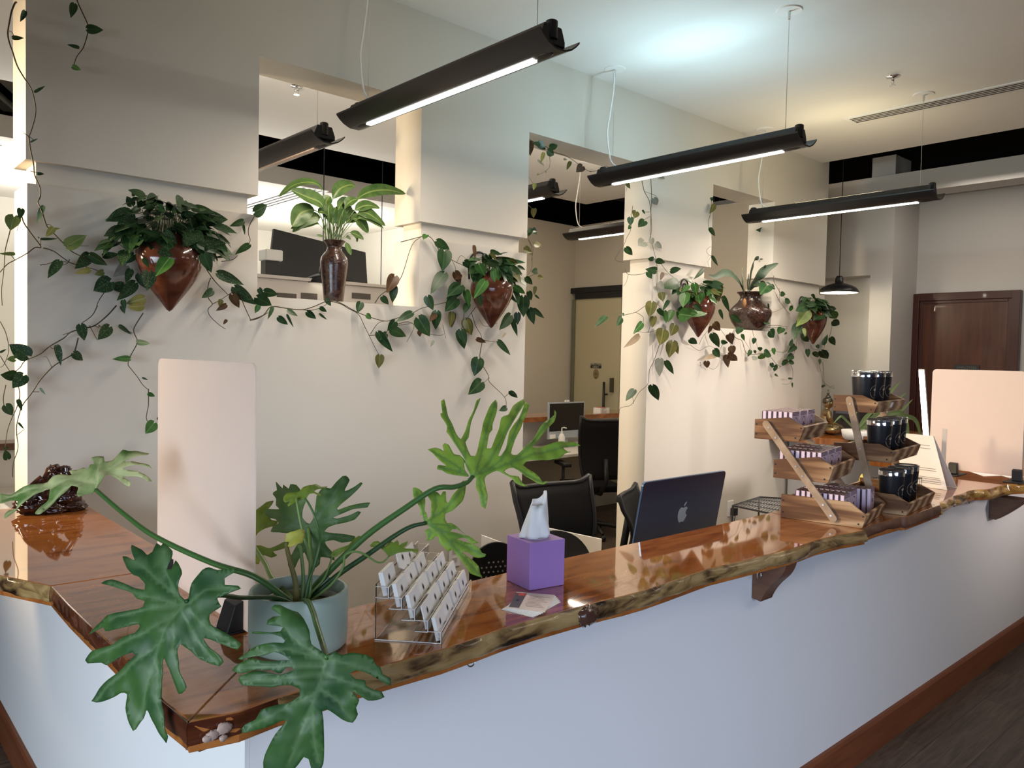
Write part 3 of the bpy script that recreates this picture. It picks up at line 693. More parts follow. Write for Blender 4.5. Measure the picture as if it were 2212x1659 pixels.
# ---------------------------------------------------------------- clear acrylic card holder with card stacks
C0 = Vector((.988,1.302,ZT)); tdir = Vector((.745,.667,0)).normalized(); bdir = Vector((-tdir.y, tdir.x, 0)); up = Vector((0,0,1))
LN, TD, TH = .392, .0285, .0225
h = thing('card_holder', 'clear acrylic stepped card holder full of white business cards', 'card holder', C0)
body = MB()
def pl(o_, ax_, la, ay_, lb, th_=.0022):
    body.prism([o_, o_+ax_*la, o_+ax_*la+ay_*lb, o_+ay_*lb], ax_.cross(ay_).normalized()*th_)
for i in range(5):
    o_ = C0+bdir*(TD*i)+up*(TH*i+.0005)
    pl(o_, tdir, LN, up, .024)                       # riser front
    pl(o_+up*.0005, tdir, LN, bdir, TD)              # pocket floor
pl(C0+bdir*(TD*5)+up*.0005, tdir, LN, up, TH*4+.03)
for side in (0, LN-.0022):
    prof = [C0+tdir*side+up*.0005]
    for i in range(5):
        prof += [C0+tdir*side+bdir*(TD*i)+up*(TH*i+.024), C0+tdir*side+bdir*(TD*(i+1))+up*(TH*i+.024)]
    prof += [C0+tdir*side+bdir*(TD*5)+up*.0005]
    body.prism(prof, tdir*.0022)
body.build('stepped_body', M_CLEAR, h)
eg = MB()
for i in range(5):
    o_ = C0+bdir*(TD*i)+up*(TH*i+.0018)-tdir*.0008
    eg.tube([o_, o_+up*.0235], .0011, 6); eg.tube([o_+up*.0235, o_+up*.0235+bdir*TD*.98], .0009, 6); eg.tube([o_, o_+bdir*TD*.98], .0011, 6)
    eg.tube([o_+up*.0237, o_+up*.0237+tdir*LN], .0008, 6)
eg.tube([C0-tdir*.001+up*.0018, C0-tdir*.001+bdir*TD*5+up*.0018], .0011, 6)
eg.build('polished_edges', mat('acrylic_edge',(.80,.78,.76),.2,spec=.6), h)
m_card = mat('card_stock', (.86,.85,.83), .6, spec=.25)
def emblem(mb, c, ex_, ez_, r):
    nrm = ex_.cross(ez_)
    for k in range(7):
        a = math.pi*k/7+.2; d_ = ex_*math.cos(a)+ez_*math.sin(a); w_ = (ex_*-math.sin(a)+ez_*math.cos(a))*r*.12
        mb.add([c-d_*r-w_*.2, c+w_, c+d_*r+w_*.2, c-w_], [(0,1,2,3)])
tiers = ['lowest','second','middle','fourth','highest']; cols = ['nearest the counter edge','second along','third along','farthest along']
layout = {0:[(0,.008),(1,.004),(2,.006),(3,.007)],1:[(0,.003),(1,.006),(2,.005),(3,.006)],2:[(0,.008),(1,.006),(2,.006),(3,.005)],3:[(0,.009),(1,.004),(2,.006)],4:[(0,.010),(1,.003),(2,.002)]}
for i in range(5):
    for cidx, tk in layout[i]:
        o_ = C0+bdir*(TD*i+.0036)+up*(TH*i+.0058)+tdir*(.006+.0965*cidx)
        lean = .24+.05*((i*3+cidx*2)%3); zt3 = (up*math.cos(lean)+bdir*math.sin(lean)); ny = tdir.cross(zt3)
        roll = {(4,1):.42,(0,1):-.0}.get((i,cidx),0)
        tx = (tdir*math.cos(roll)-zt3*math.sin(roll)); tz = (zt3*math.cos(roll)+tdir*math.sin(roll))
        if roll: o_ = o_+up*.034
        tk = max(tk,.002)
        u = thing('business_cards', 'stack of white star emblem cards in the %s tier, %s' % (tiers[i], cols[cidx]) if not roll else 'tilted white star emblem card poking out of the highest tier', 'business cards', o_, 0, 'card stacks in the acrylic holder')
        nb = tz.cross(tx).normalized()
        if nb.dot(bdir) < 0: nb = -nb
        MB().prism([o_, o_+tx*.087, o_+tx*.087+tz*.050, o_+tz*.050], nb*tk).build('stack', m_card, u)
        em = MB(); emblem(em, o_+tx*.036+tz*.030-nb*.0005, tx, tz, .0105)
        em.add([o_+tx*.058+tz*.014-nb*.0005,o_+tx*.080+tz*.014-nb*.0005,o_+tx*.080+tz*.016-nb*.0005,o_+tx*.058+tz*.016-nb*.0005],[(0,1,2,3)])
        em.build('star_emblem', M_INK, u)
# ---------------------------------------------------------------- three tier wooden stands
def stand(label, A, th, W, trays, leg, leg2_off, sticker=False):
    """A = rear lower corner of the left side (world), th = heading; trays = list of side outlines (pixels on the left side plane)"""
    fr = Vector((math.sin(th), -math.cos(th), 0)); ux = Vector((math.cos(th), math.sin(th), 0)); up = Vector((0,0,1))
    root = thing('tiered_stand', label, 'display stand', (A.x, A.y, ZT), 0, 'three tier acacia stands')
    info = []
    for k, (poly, hl) in enumerate(trays):
        side = [(v, z) for v, z in poly]
        def P(u, v, z): return A+ux*u+fr*v+up*z
        T = .011
        tr = MB(); tr.box(0,0,0,0,0,0) if False else None
        # floor, back and slanted front
        zs = [z for v,z in side]; zb = side[0][1]; v0 = side[0][0]; vb = side[1][0]; (vf, zf) = side[2]
        fl = MB(); fl.prism([P(T,v0+.002,zb+.001),P(W-T,v0+.002,zb+.001),P(W-T,vb-.004,zb+.001),P(T,vb-.004,zb+.001)], up*.009)
        obj = fl.build('tray', M_ACAC, root); obj['label'] = ['bottom','middle','top'][k]+' wooden tray'
        MB().prism([P(0,v,z) for v,z in side], ux*T).build('side_board', M_ACAC, obj, bevel=.001)
        MB().prism([P(W-T,v,z) for v,z in side], ux*T).build('side_board', M_ACAC, obj, bevel=.001)
        d = Vector((vf-vb, zf-zb)).normalized(); nrm = Vector((d.y, -d.x))
        q = [(vb,zb),(vf,zf),(vf-nrm.x*T,zf-nrm.y*T),(vb-nrm.x*T,zb-nrm.y*T+.004)]
        MB().prism([P(-.0005,v+.0008,z) for v,z in q], ux*(W+.001)).build('front_board', M_ACAC, obj, bevel=.001)
        hb = (side[-1][1]-zb)
        MB().prism([P(T+.0005,v0+.0005,zb+.011),P(W-T-.0005,v0+.0005,zb+.011),P(W-T-.0005,v0+.0005,zb+hb*.8),P(T+.0005,v0+.0005,zb+hb*.8)], fr*.009).build('back_board', M_ACAC, obj)
        sc = MB()
        for v, z in ((v0+.008,zb+hb*.25),(v0+.008,zb+hb*.75),(vb-.012,zb+.014),(vf-.012,zf-.004)):
            c = P(-.0003,v,z); sc.obox(c, fr, up, ux, .003,.003,.0008)
        sc.build('screw', M_IRON, obj)
        info.append((v0, vb, zb))
    (lv0, lz0), (lv1, lz1) = leg
    for u0 in (-.0125, W+.0025):
        a = A+ux*u0+fr*lv0+up*lz0; b = A+ux*u0+fr*lv1+up*lz1
        d = (b-a).normalized(); n_ = d.cross(ux).normalized(); hw = .014
        pts = [a+n_*hw*math.cos(t)-d*hw*math.sin(t) for t in [i*math.pi/8 for i in range(9)]]+[b-n_*hw*math.cos(t)+d*hw*math.sin(t) for t in [i*math.pi/8 for i in range(9)]]
        lg = MB().prism(pts, ux*.0105).build('slanted_leg', M_ACACB, root, bevel=.0012)
        bl = MB()
        for t in (.04,.15,.46,.56,.86,.97):
            c = a+(b-a)*t+ux*(-.0006 if u0 < 0 else .0111)
            bl.obox(c, n_, d, ux, .0035,.0035,.0012)
        bl.build('bolt', M_STEEL, lg)
    if sticker:
        v0, vb, zb = info[2]; (vf, zf) = trays[2][0][2]
        c = A+ux*(W*.50)+fr*(vb+(vf-vb)*.62+.0025)+up*(zb+(zf-zb)*.62)
        d3 = (fr*(vf-vb)+up*(zf-zb)).normalized()
        MB().obox(c, ux, d3, ux.cross(d3).normalized(), .016,.011,.0006).build('price_sticker', M_PAPER, root)
    return root, fr, ux, info
def side_coords(A, th, pix):
    fr = Vector((math.sin(th), -math.cos(th), 0)); ux = Vector((math.cos(th), math.sin(th), 0)); out = []
    for q in pix:
        p = at_plane(q[0], q[1], A, ux); out.append(((p-A).dot(fr), p.z-A.z))
    return out
c1 = crop(1620,860,5.53)
A1 = at(1686,1117.4,z=ZT+.0006); th1 = math.radians(11.7)
def tray_from(A, th, pts):
    o = side_coords(A, th, pts); z = (o[0][1]+o[1][1])/2
    return [(o[0][0], z), (o[1][0], z), o[2], o[3], (o[0][0], o[4][1])]
T1 = [tray_from(A1, th1, [c1(q) for q in qq]) for qq in (
    [(365,1425),(1335,1555),(1395,1410),(1195,1245),(375,1145)],
    [(275,995),(930,968),(1000,825),(820,705),(250,730)],
    [(50,505),(580,498),(650,350),(465,230),(40,250)])]
def shift(t, dz): return [(v, z+dz) for v, z in t]
T1[0] = shift(T1[0], -T1[0][0][1])
lg1 = side_coords(A1-Vector((math.cos(th1),math.sin(th1),0))*.0125, th1, [c1((190,310)),c1((990,1440))])
W1 = .345
S1, fr1, ux1, inf1 = stand('acacia three tier stand packed with lilac boxes', A1, th1, W1, [(t,0) for t in T1], lg1, 0)
# lilac boxes
m_box = mat('lilac_box', (.56,.42,.50), .55, spec=.3); m_boxs = mat('lilac_box_spine', (.76,.64,.80), .55, spec=.3); m_band = mat('dark_plum_band', (.07,.05,.08), .5)
m_boxt = mat('brown_box_top', (.20,.13,.13), .5)
def box_proto():
    t = thing('lilac_box', 'x', 'box', (0,0,0))
    BW, BD, BH = .088, .0165, .100
    # front face is local -Y
    MB().box(0,BW,0,BD,0,BH).build('carton', m_box, t)
    MB().box(-.0004,-.0001,.0015,BD-.004,.002,BH-.001).build('spine', m_boxs, t)
    st = MB()
    for k in range(3): st.add([(0.001,-.0004,BH-.004-.0055*k),(BW-.001,-.0004,BH-.004-.0055*k),(BW-.001,-.0004,BH-.001-.0055*k),(.001,-.0004,BH-.001-.0055*k)],[(0,1,2,3)])
    st.box(-.0006,-.0001,BD-.004,BD,.002,BH-.001)
    st.build('dark_stripes', m_band, t)
    MB().box(.002,BW-.002,.001,BD-.001,BH,BH+.0005).build('top_flap', m_boxt, t)
    e = MB(); cx_, cz_ = BW*.5, BH*.44; N = 26
    for k in range(N):
        a = 2*math.pi*k/N
        if k % 9 == 8: continue
        for rr, ln_ in ((1.0,.10),):
            for (f0,f1) in (((.94,1.10) if k%2 else (.98,1.12)),):
                a2 = a+.13
                e.add([(cx_+.028*f0*math.cos(a),-.0006,cz_+.032*f0*math.sin(a)),(cx_+.028*f0*math.cos(a2),-.0006,cz_+.032*f0*math.sin(a2)),(cx_+.028*f1*math.cos(a2),-.0006,cz_+.032*f1*math.sin(a2)),(cx_+.028*f1*math.cos(a),-.0006,cz_+.032*f1*math.sin(a))],[(0,1,2,3)])
    for k in range(5):
        a = math.pi*(.5+ (k-2)*.22); d = Vector((math.cos(a),0,math.sin(a))); w_ = Vector((-math.sin(a),0,math.cos(a)))*.0035; c = Vector((cx_,-.0006,cz_))
        e.add([c+d*.002, c+d*.010+w_, c+d*.019, c+d*.010-w_],[(0,1,2,3)])
    e.add([(cx_-.005,-.0006,cz_-.003),(cx_+.005,-.0006,cz_-.003),(cx_+.003,-.0006,cz_-.016),(cx_-.003,-.0006,cz_-.016)],[(0,1,2,3)])
    e.box(cx_+.019,cx_+.027,-.0006,-.0002,cz_-.038,cz_-.028)
    e.build('oval_emblem', m_band, t)
    return t
PB = box_proto(); first = True
tn = ['bottom','middle','top']; cn = ['left','middle','right']; on = ['front','second','third','fourth','fifth','sixth','seventh','eighth','ninth']
for k, (v0, vb, zb) in enumerate(inf1):
    rng = vb-v0-.03
    n = min(9, int(rng/.0205)); 
    for ci in range(3):
        for j in range(n):
            if k == 0 and ci == 2 and j in (0,): continue
            if k == 0 and ci < 2 and j == 0: pass
            if k == 2 and ci == 2 and j < 0: continue
            vpos = vb-.018-.0205*j - (.05 if k == 0 and ci < 2 else .012 if k else 0)
            if vpos-.018 < v0+.010: continue
            p = A1+ux1*(.014+.107*ci+RND.uniform(-.001,.001))+fr1*vpos+Vector((0,0,zb+.0115))
            lab = 'lilac emblem box, %s one from the front in the %s column of the %s tray' % (on[j], cn[ci], tn[k])
            if first: PB.location = p; PB.rotation_euler = (0,0,th1); PB['label'] = lab; PB['group'] = 'lilac boxes in the stand'; first = False
            else: dup(PB, p, th1+RND.uniform(-.02,.02), lab, 'lilac boxes in the stand')
# the box leaning out alone at the front right of the bottom tray
v0, vb, zb = inf1[0]
p = A1+ux1*.240+fr1*(vb-.022)+Vector((0,0,zb+.013))
dup(PB, p, th1+.05, 'lilac emblem box standing alone at the front right of the bottom tray', 'lilac boxes in the stand')

# second stand with tumblers
c2 = crop(1780,780,5.027); c3 = crop(1840,1000,5.946)
F2c = at(*c3((690,680)), z=ZT+.0006)
th2 = math.radians(7.0); fr2 = Vector((math.sin(th2), -math.cos(th2), 0)); A2 = F2c - fr2*.30
def tray2(pts): return tray_from(A2, th2, pts)
T2 = [tray2([c3((100,640)),c3((690,680)),c3((750,530)),c3((545,410)),c3((200,375))]),
      tray2([c2((100,1060)),c2((715,1110)),c2((765,985)),c2((600,900)),c2((85,880))]),
      tray2([c2((95,550)),c2((540,565)),c2((590,450)),c2((415,370)),c2((95,365))])]
T2[0] = [(0,0),(.30,0),T2[0][2],T2[0][3],(0,T2[0][3][1])]
for k in (1,2):
    z = side_coords(A2, th2, [c2((715,1110)) if k == 1 else c2((540,565))])[0][1]
    T2[k] = [(T2[k][0][0], z), (T2[k][1][0], z)]+T2[k][2:]
lg2 = side_coords(A2-Vector((math.cos(th2),math.sin(th2),0))*.0125, th2, [c2((272,420)),c2((470,1300))])
d_ = Vector((lg2[1][0]-lg2[0][0], lg2[1][1]-lg2[0][1])); k_ = (lg2[0][1]-.02)/max(.01,-d_.y)
lg2 = [lg2[0], (lg2[0][0]+d_.x*k_, .02)]
W2 = .405
S2, fr2, ux2, inf2 = stand('acacia three tier stand holding black tumblers', A2, th2, W2, [(t,0) for t in T2], lg2, 0, sticker=True)
m_tum = mat('navy_black_powder_coat', (.010,.011,.016), .42, spec=.5); m_gold = mat('engraved_gold', (.50,.44,.33), .4, metal=.3)
m_lid = mat('smoked_lid', (.30,.30,.30), .08, spec=.6, trans=.7)
def tumbler_proto():
    t = thing('tumbler', 'x', 'tumbler', (0,0,0)); H = .136
    MB().lathe([(.001,0),(.038,0),(.040,.003),(.0495,H),(.045,H)], (0,0,0), 36).build('body', m_tum, t, auto=40)
    MB().lathe([(.0497,H),(.0505,H+.018),(.0495,H+.020),(.046,H+.020)], (0,0,0), 36, cap=False).build('steel_rim', M_CHROME, t, auto=50)
    MB().lathe([(.046,H+.018),(.0515,H+.0205),(.0515,H+.024),(.045,H+.0255),(.043,H+.022),(.001,H+.022)], (0,0,0), 36, cap=False).build('lid', m_lid, t, auto=50)
    e = MB(); R_ = .027; zc = .074
    def onb(a, z): 
        r = .040+(z-.003)/(H-.003)*.0095+.0005; return Vector((r*math.sin(a), -r*math.cos(a), z))
    def seg(x0,z0,x1,z1,w_):
        d = Vector((x1-x0, z1-z0)); n_ = Vector((-d.y,d.x)); n_ = n_.normalized()*w_
        pts = [(x0-n_.x,z0-n_.y),(x1-n_.x,z1-n_.y),(x1+n_.x,z1+n_.y),(x0+n_.x,z0+n_.y)]
        e.add([onb(x/.0445, zc+z) for x, z in pts], [(0,1,2,3)])
    N = 44
    for k in range(N):
        a0, a1 = 2*math.pi*k/N, 2*math.pi*(k+1)/N
        if k % 11 == 10: continue
        seg(R_*math.cos(a0),R_*math.sin(a0),R_*math.cos(a1),R_*math.sin(a1),.0007)
    for k in range(5):
        a = math.pi*(.15+.175*k); seg(0,.004,.0125*math.cos(a),.004+.0115*math.sin(a),.0018)
    seg(0,.004,-.002,-.005,.0011); seg(-.002,-.005,.003,-.012,.0011); seg(-.006,-.013,.007,-.013,.0009)
    e.build('round_emblem', m_gold, t)
    return t
PT = tumbler_proto(); first = True
TXY = [(.075,.0),(.165,.004),(.255,.0)]
for k, (v0, vb, zb) in enumerate(inf2):
    for j in range(3):
        v = vb-.066 if k else .222
        p = A2+ux2*(.078+.110*j)+fr2*(v+(.004 if j == 1 else 0))+Vector((0,0,zb+.0108))
        rz = th2-.10+[.0,.06,-.03][j]
        lab = 'black tumbler with steel rim, %s in the %s tray of the stand' % (['leftmost','middle one','rightmost'][j], tn[k])
        if first: PT.location = p; PT.rotation_euler = (0,0,rz); PT['label'] = lab; PT['group'] = 'black tumblers in the stand'; first = False
        else: dup(PT, p, rz, lab, 'black tumblers in the stand')
# ---------------------------------------------------------------- leaf builders
def heart(mb, base, tip, w=.7, kind='d', toward=None, tilt=None, curl=None, fold=None, lobes=.16):
    """heart leaf from base to tip; blade faces 'toward' tilted at random"""
    base, tip = Vector(base), Vector(tip); L = (tip-base).length
    if L < 1e-4: return
    t = (tip-base)/L; n0 = Vector(toward if toward is not None else (EYE-base)).normalized()
    n0 = (n0-t*n0.dot(t)).normalized()
    a = RND.uniform(-.5,.5) if tilt is None else tilt
    n = Matrix.Rotation(a, 3, t) @ n0; s = n.cross(t).normalized()
    fold = RND.uniform(.05,.28) if fold is None else fold
    curl = RND.uniform(-.02,.16) if curl is None else curl
    vs_ = [0,.06,.16,.30,.46,.62,.76,.88,.96,1.0]
    hw = [.10,.36,.48,.50,.455,.355,.235,.115,.04,.0]
    S = [-1,-.55,0,.55,1]; k = len(vs_)
    verts = []; uvs = []
    for i,v in enumerate(vs_):
        for q in S:
            wd = hw[i]*w*L/ .5*.5*2/2*1.0
            back = lobes*abs(q)**1.6*(1-v)**3*w*1.3
            p = base+t*(L*(v-back))+s*(wd*q)+n*(abs(q)*wd*fold-curl*L*v*v)
            verts.append(p); uvs.append((.5+.5*q*hw[i]/.5, v))
    fs = [(i*5+j,i*5+j+1,(i+1)*5+j+1,(i+1)*5+j) for i in range(k-1) for j in range(4)]
    mb.m = LFK.index(kind); mb.add(verts, fs, uvs); mb.m = 0
def blade(mb, pts, width, n=None, fold=.25, start=.35, seg=5, mi=0):
    """lance leaf along a path with a thin petiole for the first part"""
    P = smooth_path(pts, seg); N = len(P); vs=[]; uvs=[]; fs=[]
    for i,p in enumerate(P):
        u = i/(N-1); t = (P[min(i+1,N-1)]-P[max(i-1,0)]).normalized()
        nn = Vector(n if n is not None else (EYE-p)).normalized(); nn = (nn-t*nn.dot(t)).normalized(); s = nn.cross(t)
        if u < start: w_ = .05+.02*u
        else:
            q = (u-start)/(1-start); w_ = max(.02, math.sin(math.pi*min(1,q**.8))**.75*(1 if q < .5 else 1.0))
            if q > .98: w_ = .01
        for k in (-1,-.5,0,.5,1):
            rip = .04*math.sin(u*25+k*3)*abs(k)
            vs.append(p+s*(width*w_*k)+nn*(abs(k)*w_*width*(fold+rip))); uvs.append((.5+.5*k, u))
    for i in range(N-1):
        for j in range(4): fs.append((i*5+j,i*5+j+1,(i+1)*5+j+1,(i+1)*5+j))
    mb.m = mi; mb.add(vs, fs, uvs); mb.m = 0
class Plant:
    """stems and leaves traced on a vertical plane y = const"""
    def __init__(s, y, cr): s.y = y; s.cr = cr; s.stem = MB(); s.fol = MB(); s.gst = MB()
    def P(s, q, dy=0, cr=None):
        c = (cr or s.cr)(q); return at(c[0], c[1], y=s.y+dy)
    def strand(s, pts, r=.0022, cr=None, green=False, dy=0):
        P = [s.P(q, dy+RND.uniform(-.016,.010), cr) for q in pts]
        P = smooth_path(P, 4); rr = [r*(1-.45*i/len(P)) for i in range(len(P))]
        (s.gst if green else s.stem).tube(P, rr, 5)
    def leaf(s, bx, by, tx, ty, w=.7, k='d', cr=None, dy=None, grow=1.0):
        d = RND.uniform(-.035,-.006) if dy is None else dy
        b, t = s.P((bx,by), d, cr), s.P((tx,ty), d-RND.uniform(-.01,.02), cr)
        b2 = t+(b-t)*grow
        heart(s.fol, b2, t, w, k)
    def cluster(s, cx, cz, cy, rx, ry, rz, n, size, kinds, droop=.5, w=(.55,.8)):
        for i in range(n):
            a, b = RND.uniform(0, 2*math.pi), RND.uniform(-.6,1)
            q = math.sqrt(max(0,1-b*b*.9)); rr = RND.uniform(.55,1)
            c = Vector((cx+rx*q*math.cos(a)*rr, cy-abs(ry*q*math.sin(a))*rr, cz+rz*b*rr))
            out = Vector((math.cos(a)*q, -abs(math.sin(a))*q, b*.7))
            d = (out+Vector((RND.uniform(-.6,.6), RND.uniform(-.4,.1), -droop+RND.uniform(-.5,.4)))).normalized()
            L = size*RND.uniform(.6,1.2)
            nrm = (out*1.0+Vector((0,-.6,.55))+Vector((RND.uniform(-.5,.5),RND.uniform(-.5,.3),RND.uniform(-.5,.5))))
            heart(s.fol, c, c+d*L, RND.uniform(*w), RND.choice(kinds), toward=nrm)
            s.gst.tube(smooth_path([Vector((cx+rx*.3*math.cos(a), cy-.02, cz-.03)), (c+Vector((cx,cy,cz)))/2+Vector((0,-.01,.03)), c], 3), .0014, 4)
    def build(s, root):
        if s.fol.f: s.fol.build('foliage', LFM, root, smooth=True)
        if s.stem.f: s.stem.build('vine', M_VINE, root, smooth=True)
        if s.gst.f: s.gst.build('leaf_stalks', M_VINEG, root, smooth=True)

def wall_pot(root, tip, R, y, hook=True, spiral=False, m=M_POTB):
    c = Vector((tip.x, y, tip.z)); k = R/.13
    prof = [(.001,0),(.012,.008),(.040,.045),(.075,.090),(.104,.135),(.122,.175),(.130,.210),(.127,.240),(.112,.268),(.092,.284),(.084,.294),(.088,.304),(.090,.312),(.080,.312),(.074,.300)]
    MB().lathe([(r*k, z*k) for r, z in prof], c, 40, sy=.8).build('pot', m, root, smooth=True)
    MB().lathe([(.075*k,.296*k),(.001,.300*k)], c, 24, cap=False, sy=.8).build('soil', mat('potting_soil',(.03,.022,.016),.9), root)
    if hook:
        zt = tip.z+.36*k; yy = YW-.012
        if spiral:
            pts = [Vector((c.x-.055*k,yy,zt-.11*k)), Vector((c.x-.075*k,yy,zt-.02*k))]
            for i in range(26):
                a = math.pi-i*.36; r = .050*k*(1-i/34); pts.append(Vector((c.x-.028*k+r*math.cos(a), yy, zt+r*1.25*math.sin(a))))
        else:
            pts = [Vector((c.x-.075*k,yy,zt-.09*k))]+[Vector((c.x-.075*k*math.cos(a)-.005, yy, zt-.02*k+.085*k*math.sin(a))) for a in [i*math.pi/10 for i in range(11)]]+[Vector((c.x+.068*k,yy,zt-.08*k))]
        MB().tube(smooth_path(pts,3), .006*k, 8).build('iron_hook', M_IRON, root, smooth=True)
    return c, k

A_ = crop(0,400,6.38); B_ = crop(0,660,5.53); C_ = crop(220,400,5.53); D_ = crop(1340,540,6.38); E_ = crop(1560,540,4.879)
F_c = crop(1120,270,5.72); G_ = crop(960,500,6.9125); H5 = crop(0,420,3.0719); H6 = crop(540,360,3.0729); H7 = crop(1240,360,3.0717)
I_ = crop(0,150,5.027); Z_ = crop(1480,380,7.541); K_ = crop(0,0,2.962)

# --- planter 1 with speckled pothos
tip = at(366, 673, y=3.31)
r1 = thing('wall_planter', 'brown pointed wall pot of speckled pothos on the left pier', 'planter', (tip.x,3.31,tip.z), 0, 'pointed wall planters')
c, k = wall_pot(r1, tip, .128, 3.31)
p = Plant(3.385, A_)
p.strand([(290,390),(330,520),(440,680),(540,810),(560,860),(480,860),(370,940),(210,1030),(100,1090),(0,1200)], .0028)
p.strand([(580,860),(740,910),(880,1010),(1000,1080),(1240,1140),(1400,1200)])
p.strand([(290,390),(240,430),(170,530),(120,700),(70,900),(60,1050),(40,1280),(20,1450),(30,1659)], .0024)
p.strand([(550,1100),(650,1085),(780,1045),(930,1060)], .0016)
p.strand([(270,460),(235,640)], .0012)
p.strand([(150,960),(205,1030)],.0016); p.strand([(560,740),(560,860)],.0018); p.strand([(960,1020),(930,1075),(860,1105)],.0014)
for l in ((190,440,140,620,.95,'l'),(205,945,-25,945,.30,'l'),(290,330,275,460,.6,'d'),(540,730,520,705,.5,'d'),(560,740,805,742,.20,'d'),(1220,970,1050,1155,.68,'s'),(1245,1165,1030,1212,.40,'y'),(1240,965,1480,1110,.62,'d'),(1425,975,1645,950,.5,'s'),(1420,1195,1310,1235,.7,'l'),(1510,1335,1285,1460,.95,'s'),(1690,1400,1500,1400,.8,'s'),(1740,1110,1560,1265,.6,'w'),(1790,690,1650,790,.5,'d'),(1840,960,1690,1085,.65,'d'),(1800,1165,1735,1345,.5,'s'),(1860,1350,1625,1595,.5,'s'),(1815,270,1745,150,.95,'d'),(1830,190,1945,180,.5,'d'),(1835,150,1840,60,.5,'d'),(1920,310,1770,395,.45,'d'),(1930,1230,2040,1440,.7,'s'),(1700,1590,1725,1720,.6,'d'),(820,1050,655,1285,.45,'s')): p.leaf(*l)
p.strand([(1480,1420),(1380,1560),(1330,1665)],.002)
b_ = dict(cr=B_)
p.strand([(1165,0),(1100,120),(970,215)], **b_)
p.strand([(1390,0),(1280,120),(1130,240),(1000,270),(840,320),(760,390),(590,490),(480,580),(300,660),(240,740),(120,840)], .0028, **b_)
p.strand([(935,385),(890,560),(860,590),(720,670),(620,740),(480,890),(390,1030),(270,1190),(230,1300),(200,1430),(200,1540),(215,1659),(205,1750),(160,1880),(150,2050)], .0026, **b_)
p.strand([(1710,90),(1610,250),(1600,320),(1640,440),(1560,600),(1530,700),(1560,750),(1640,850),(1700,940),(1765,1000)], **b_)
p.strand([(985,1290),(985,1400),(975,1500),(1065,1555)], .002, cr=H5)
p.strand([(0,190),(70,330),(105,530),(50,700),(0,740)], .0016, **b_); p.strand([(0,600),(100,760),(150,830)], .0016, **b_)
p.strand([(70,950),(40,1100),(50,1190),(80,1205)], .002, **b_); p.strand([(220,960),(235,1080),(200,1220),(140,1350),(90,1490),(65,1659),(60,1800)], .002, **b_)
p.strand([(840,320),(750,350)],.0014,**b_); p.strand([(590,490),(640,515),(690,480)],.0014,**b_); p.strand([(1130,240),(1190,270)],.0014,**b_); p.strand([(1070,240),(1160,410)],.0014,**b_)
p.strand([(390,1030),(470,1030)],.0012,**b_); p.strand([(205,1545),(290,1480)],.0012,**b_); p.strand([(620,740),(560,620),(520,610)],.001,**b_); p.strand([(1580,330),(1430,250)],.0014,**b_)
for l in ((325,600,108,462,.88,'s'),(170,830,5,830,.85,'d'),(275,840,155,985,.9,'s'),(175,640,80,640,1.0,'l'),(70,1200,150,1315,.95,'d'),(215,1125,272,1265,.38,'d'),(220,1400,292,1480,.25,'d'),(965,235,1012,425,.62,'s'),(680,478,730,722,.34,'s'),(880,570,995,660,.72,'s'),(1300,260,1165,410,.78,'s'),(1640,440,1800,452,.5,'g'),(1550,635,1345,635,.40,'g'),(1455,10,1492,100,.6,'d'),(1705,0,1525,25,.7,'y'),(480,985,540,1065,.3,'d'),(1180,240,1215,260,.4,'d'),(90,1830,60,1720,.7,'d'),(95,1700,30,1710,.7,'s'),(0,560,80,520,.35,'d'),(1700,860,1770,890,.35,'d')): p.leaf(*l, cr=B_)
for l in ((1020,1520,965,1588,.9,'g'),(985,1320,1030,1342,.6,'g'),(1050,1480,1075,1510,.7,'d'),(790,870,880,930,.3,'d')): p.leaf(*l, cr=H5)
c_ = dict(cr=C_)
p.strand([(1430,910),(1560,890),(1620,840)],.002,**c_); p.strand([(1830,360),(1760,490),(1750,580),(1770,640),(1750,700),(1600,830)],.002,**c_)
p.strand([(1240,980),(1300,1080),(1380,1180),(1510,1310)],.0026,**c_); p.strand([(1300,1110),(1270,1200),(1270,1340),(1320,1420),(1270,1480),(1290,1560),(1390,1659),(1480,1720)],.0022,**c_)
p.strand([(1510,1310),(1620,1270),(1700,1440),(1760,1570),(1790,1610),(1870,1590),(1990,1520)],.0022,**c_); p.strand([(1320,1420),(1400,1380),(1510,1310)],.0018,**c_); p.strand([(480,290),(520,370),(640,480),(720,520)],.002,green=True,**c_); p.strand([(360,240),(480,330)],.0016,green=True,**c_); p.strand([(1190,310),(1130,400),(1110,480)],.0014,green=True,**c_)
p.strand([(300,800),(420,720),(540,640)],.002,**c_); p.strand([(210,700),(300,780)],.0014,**c_); p.strand([(490,920),(490,1050)],.0018,green=True,**c_); p.strand([(420,760),(440,860)],.0016,green=True,**c_)
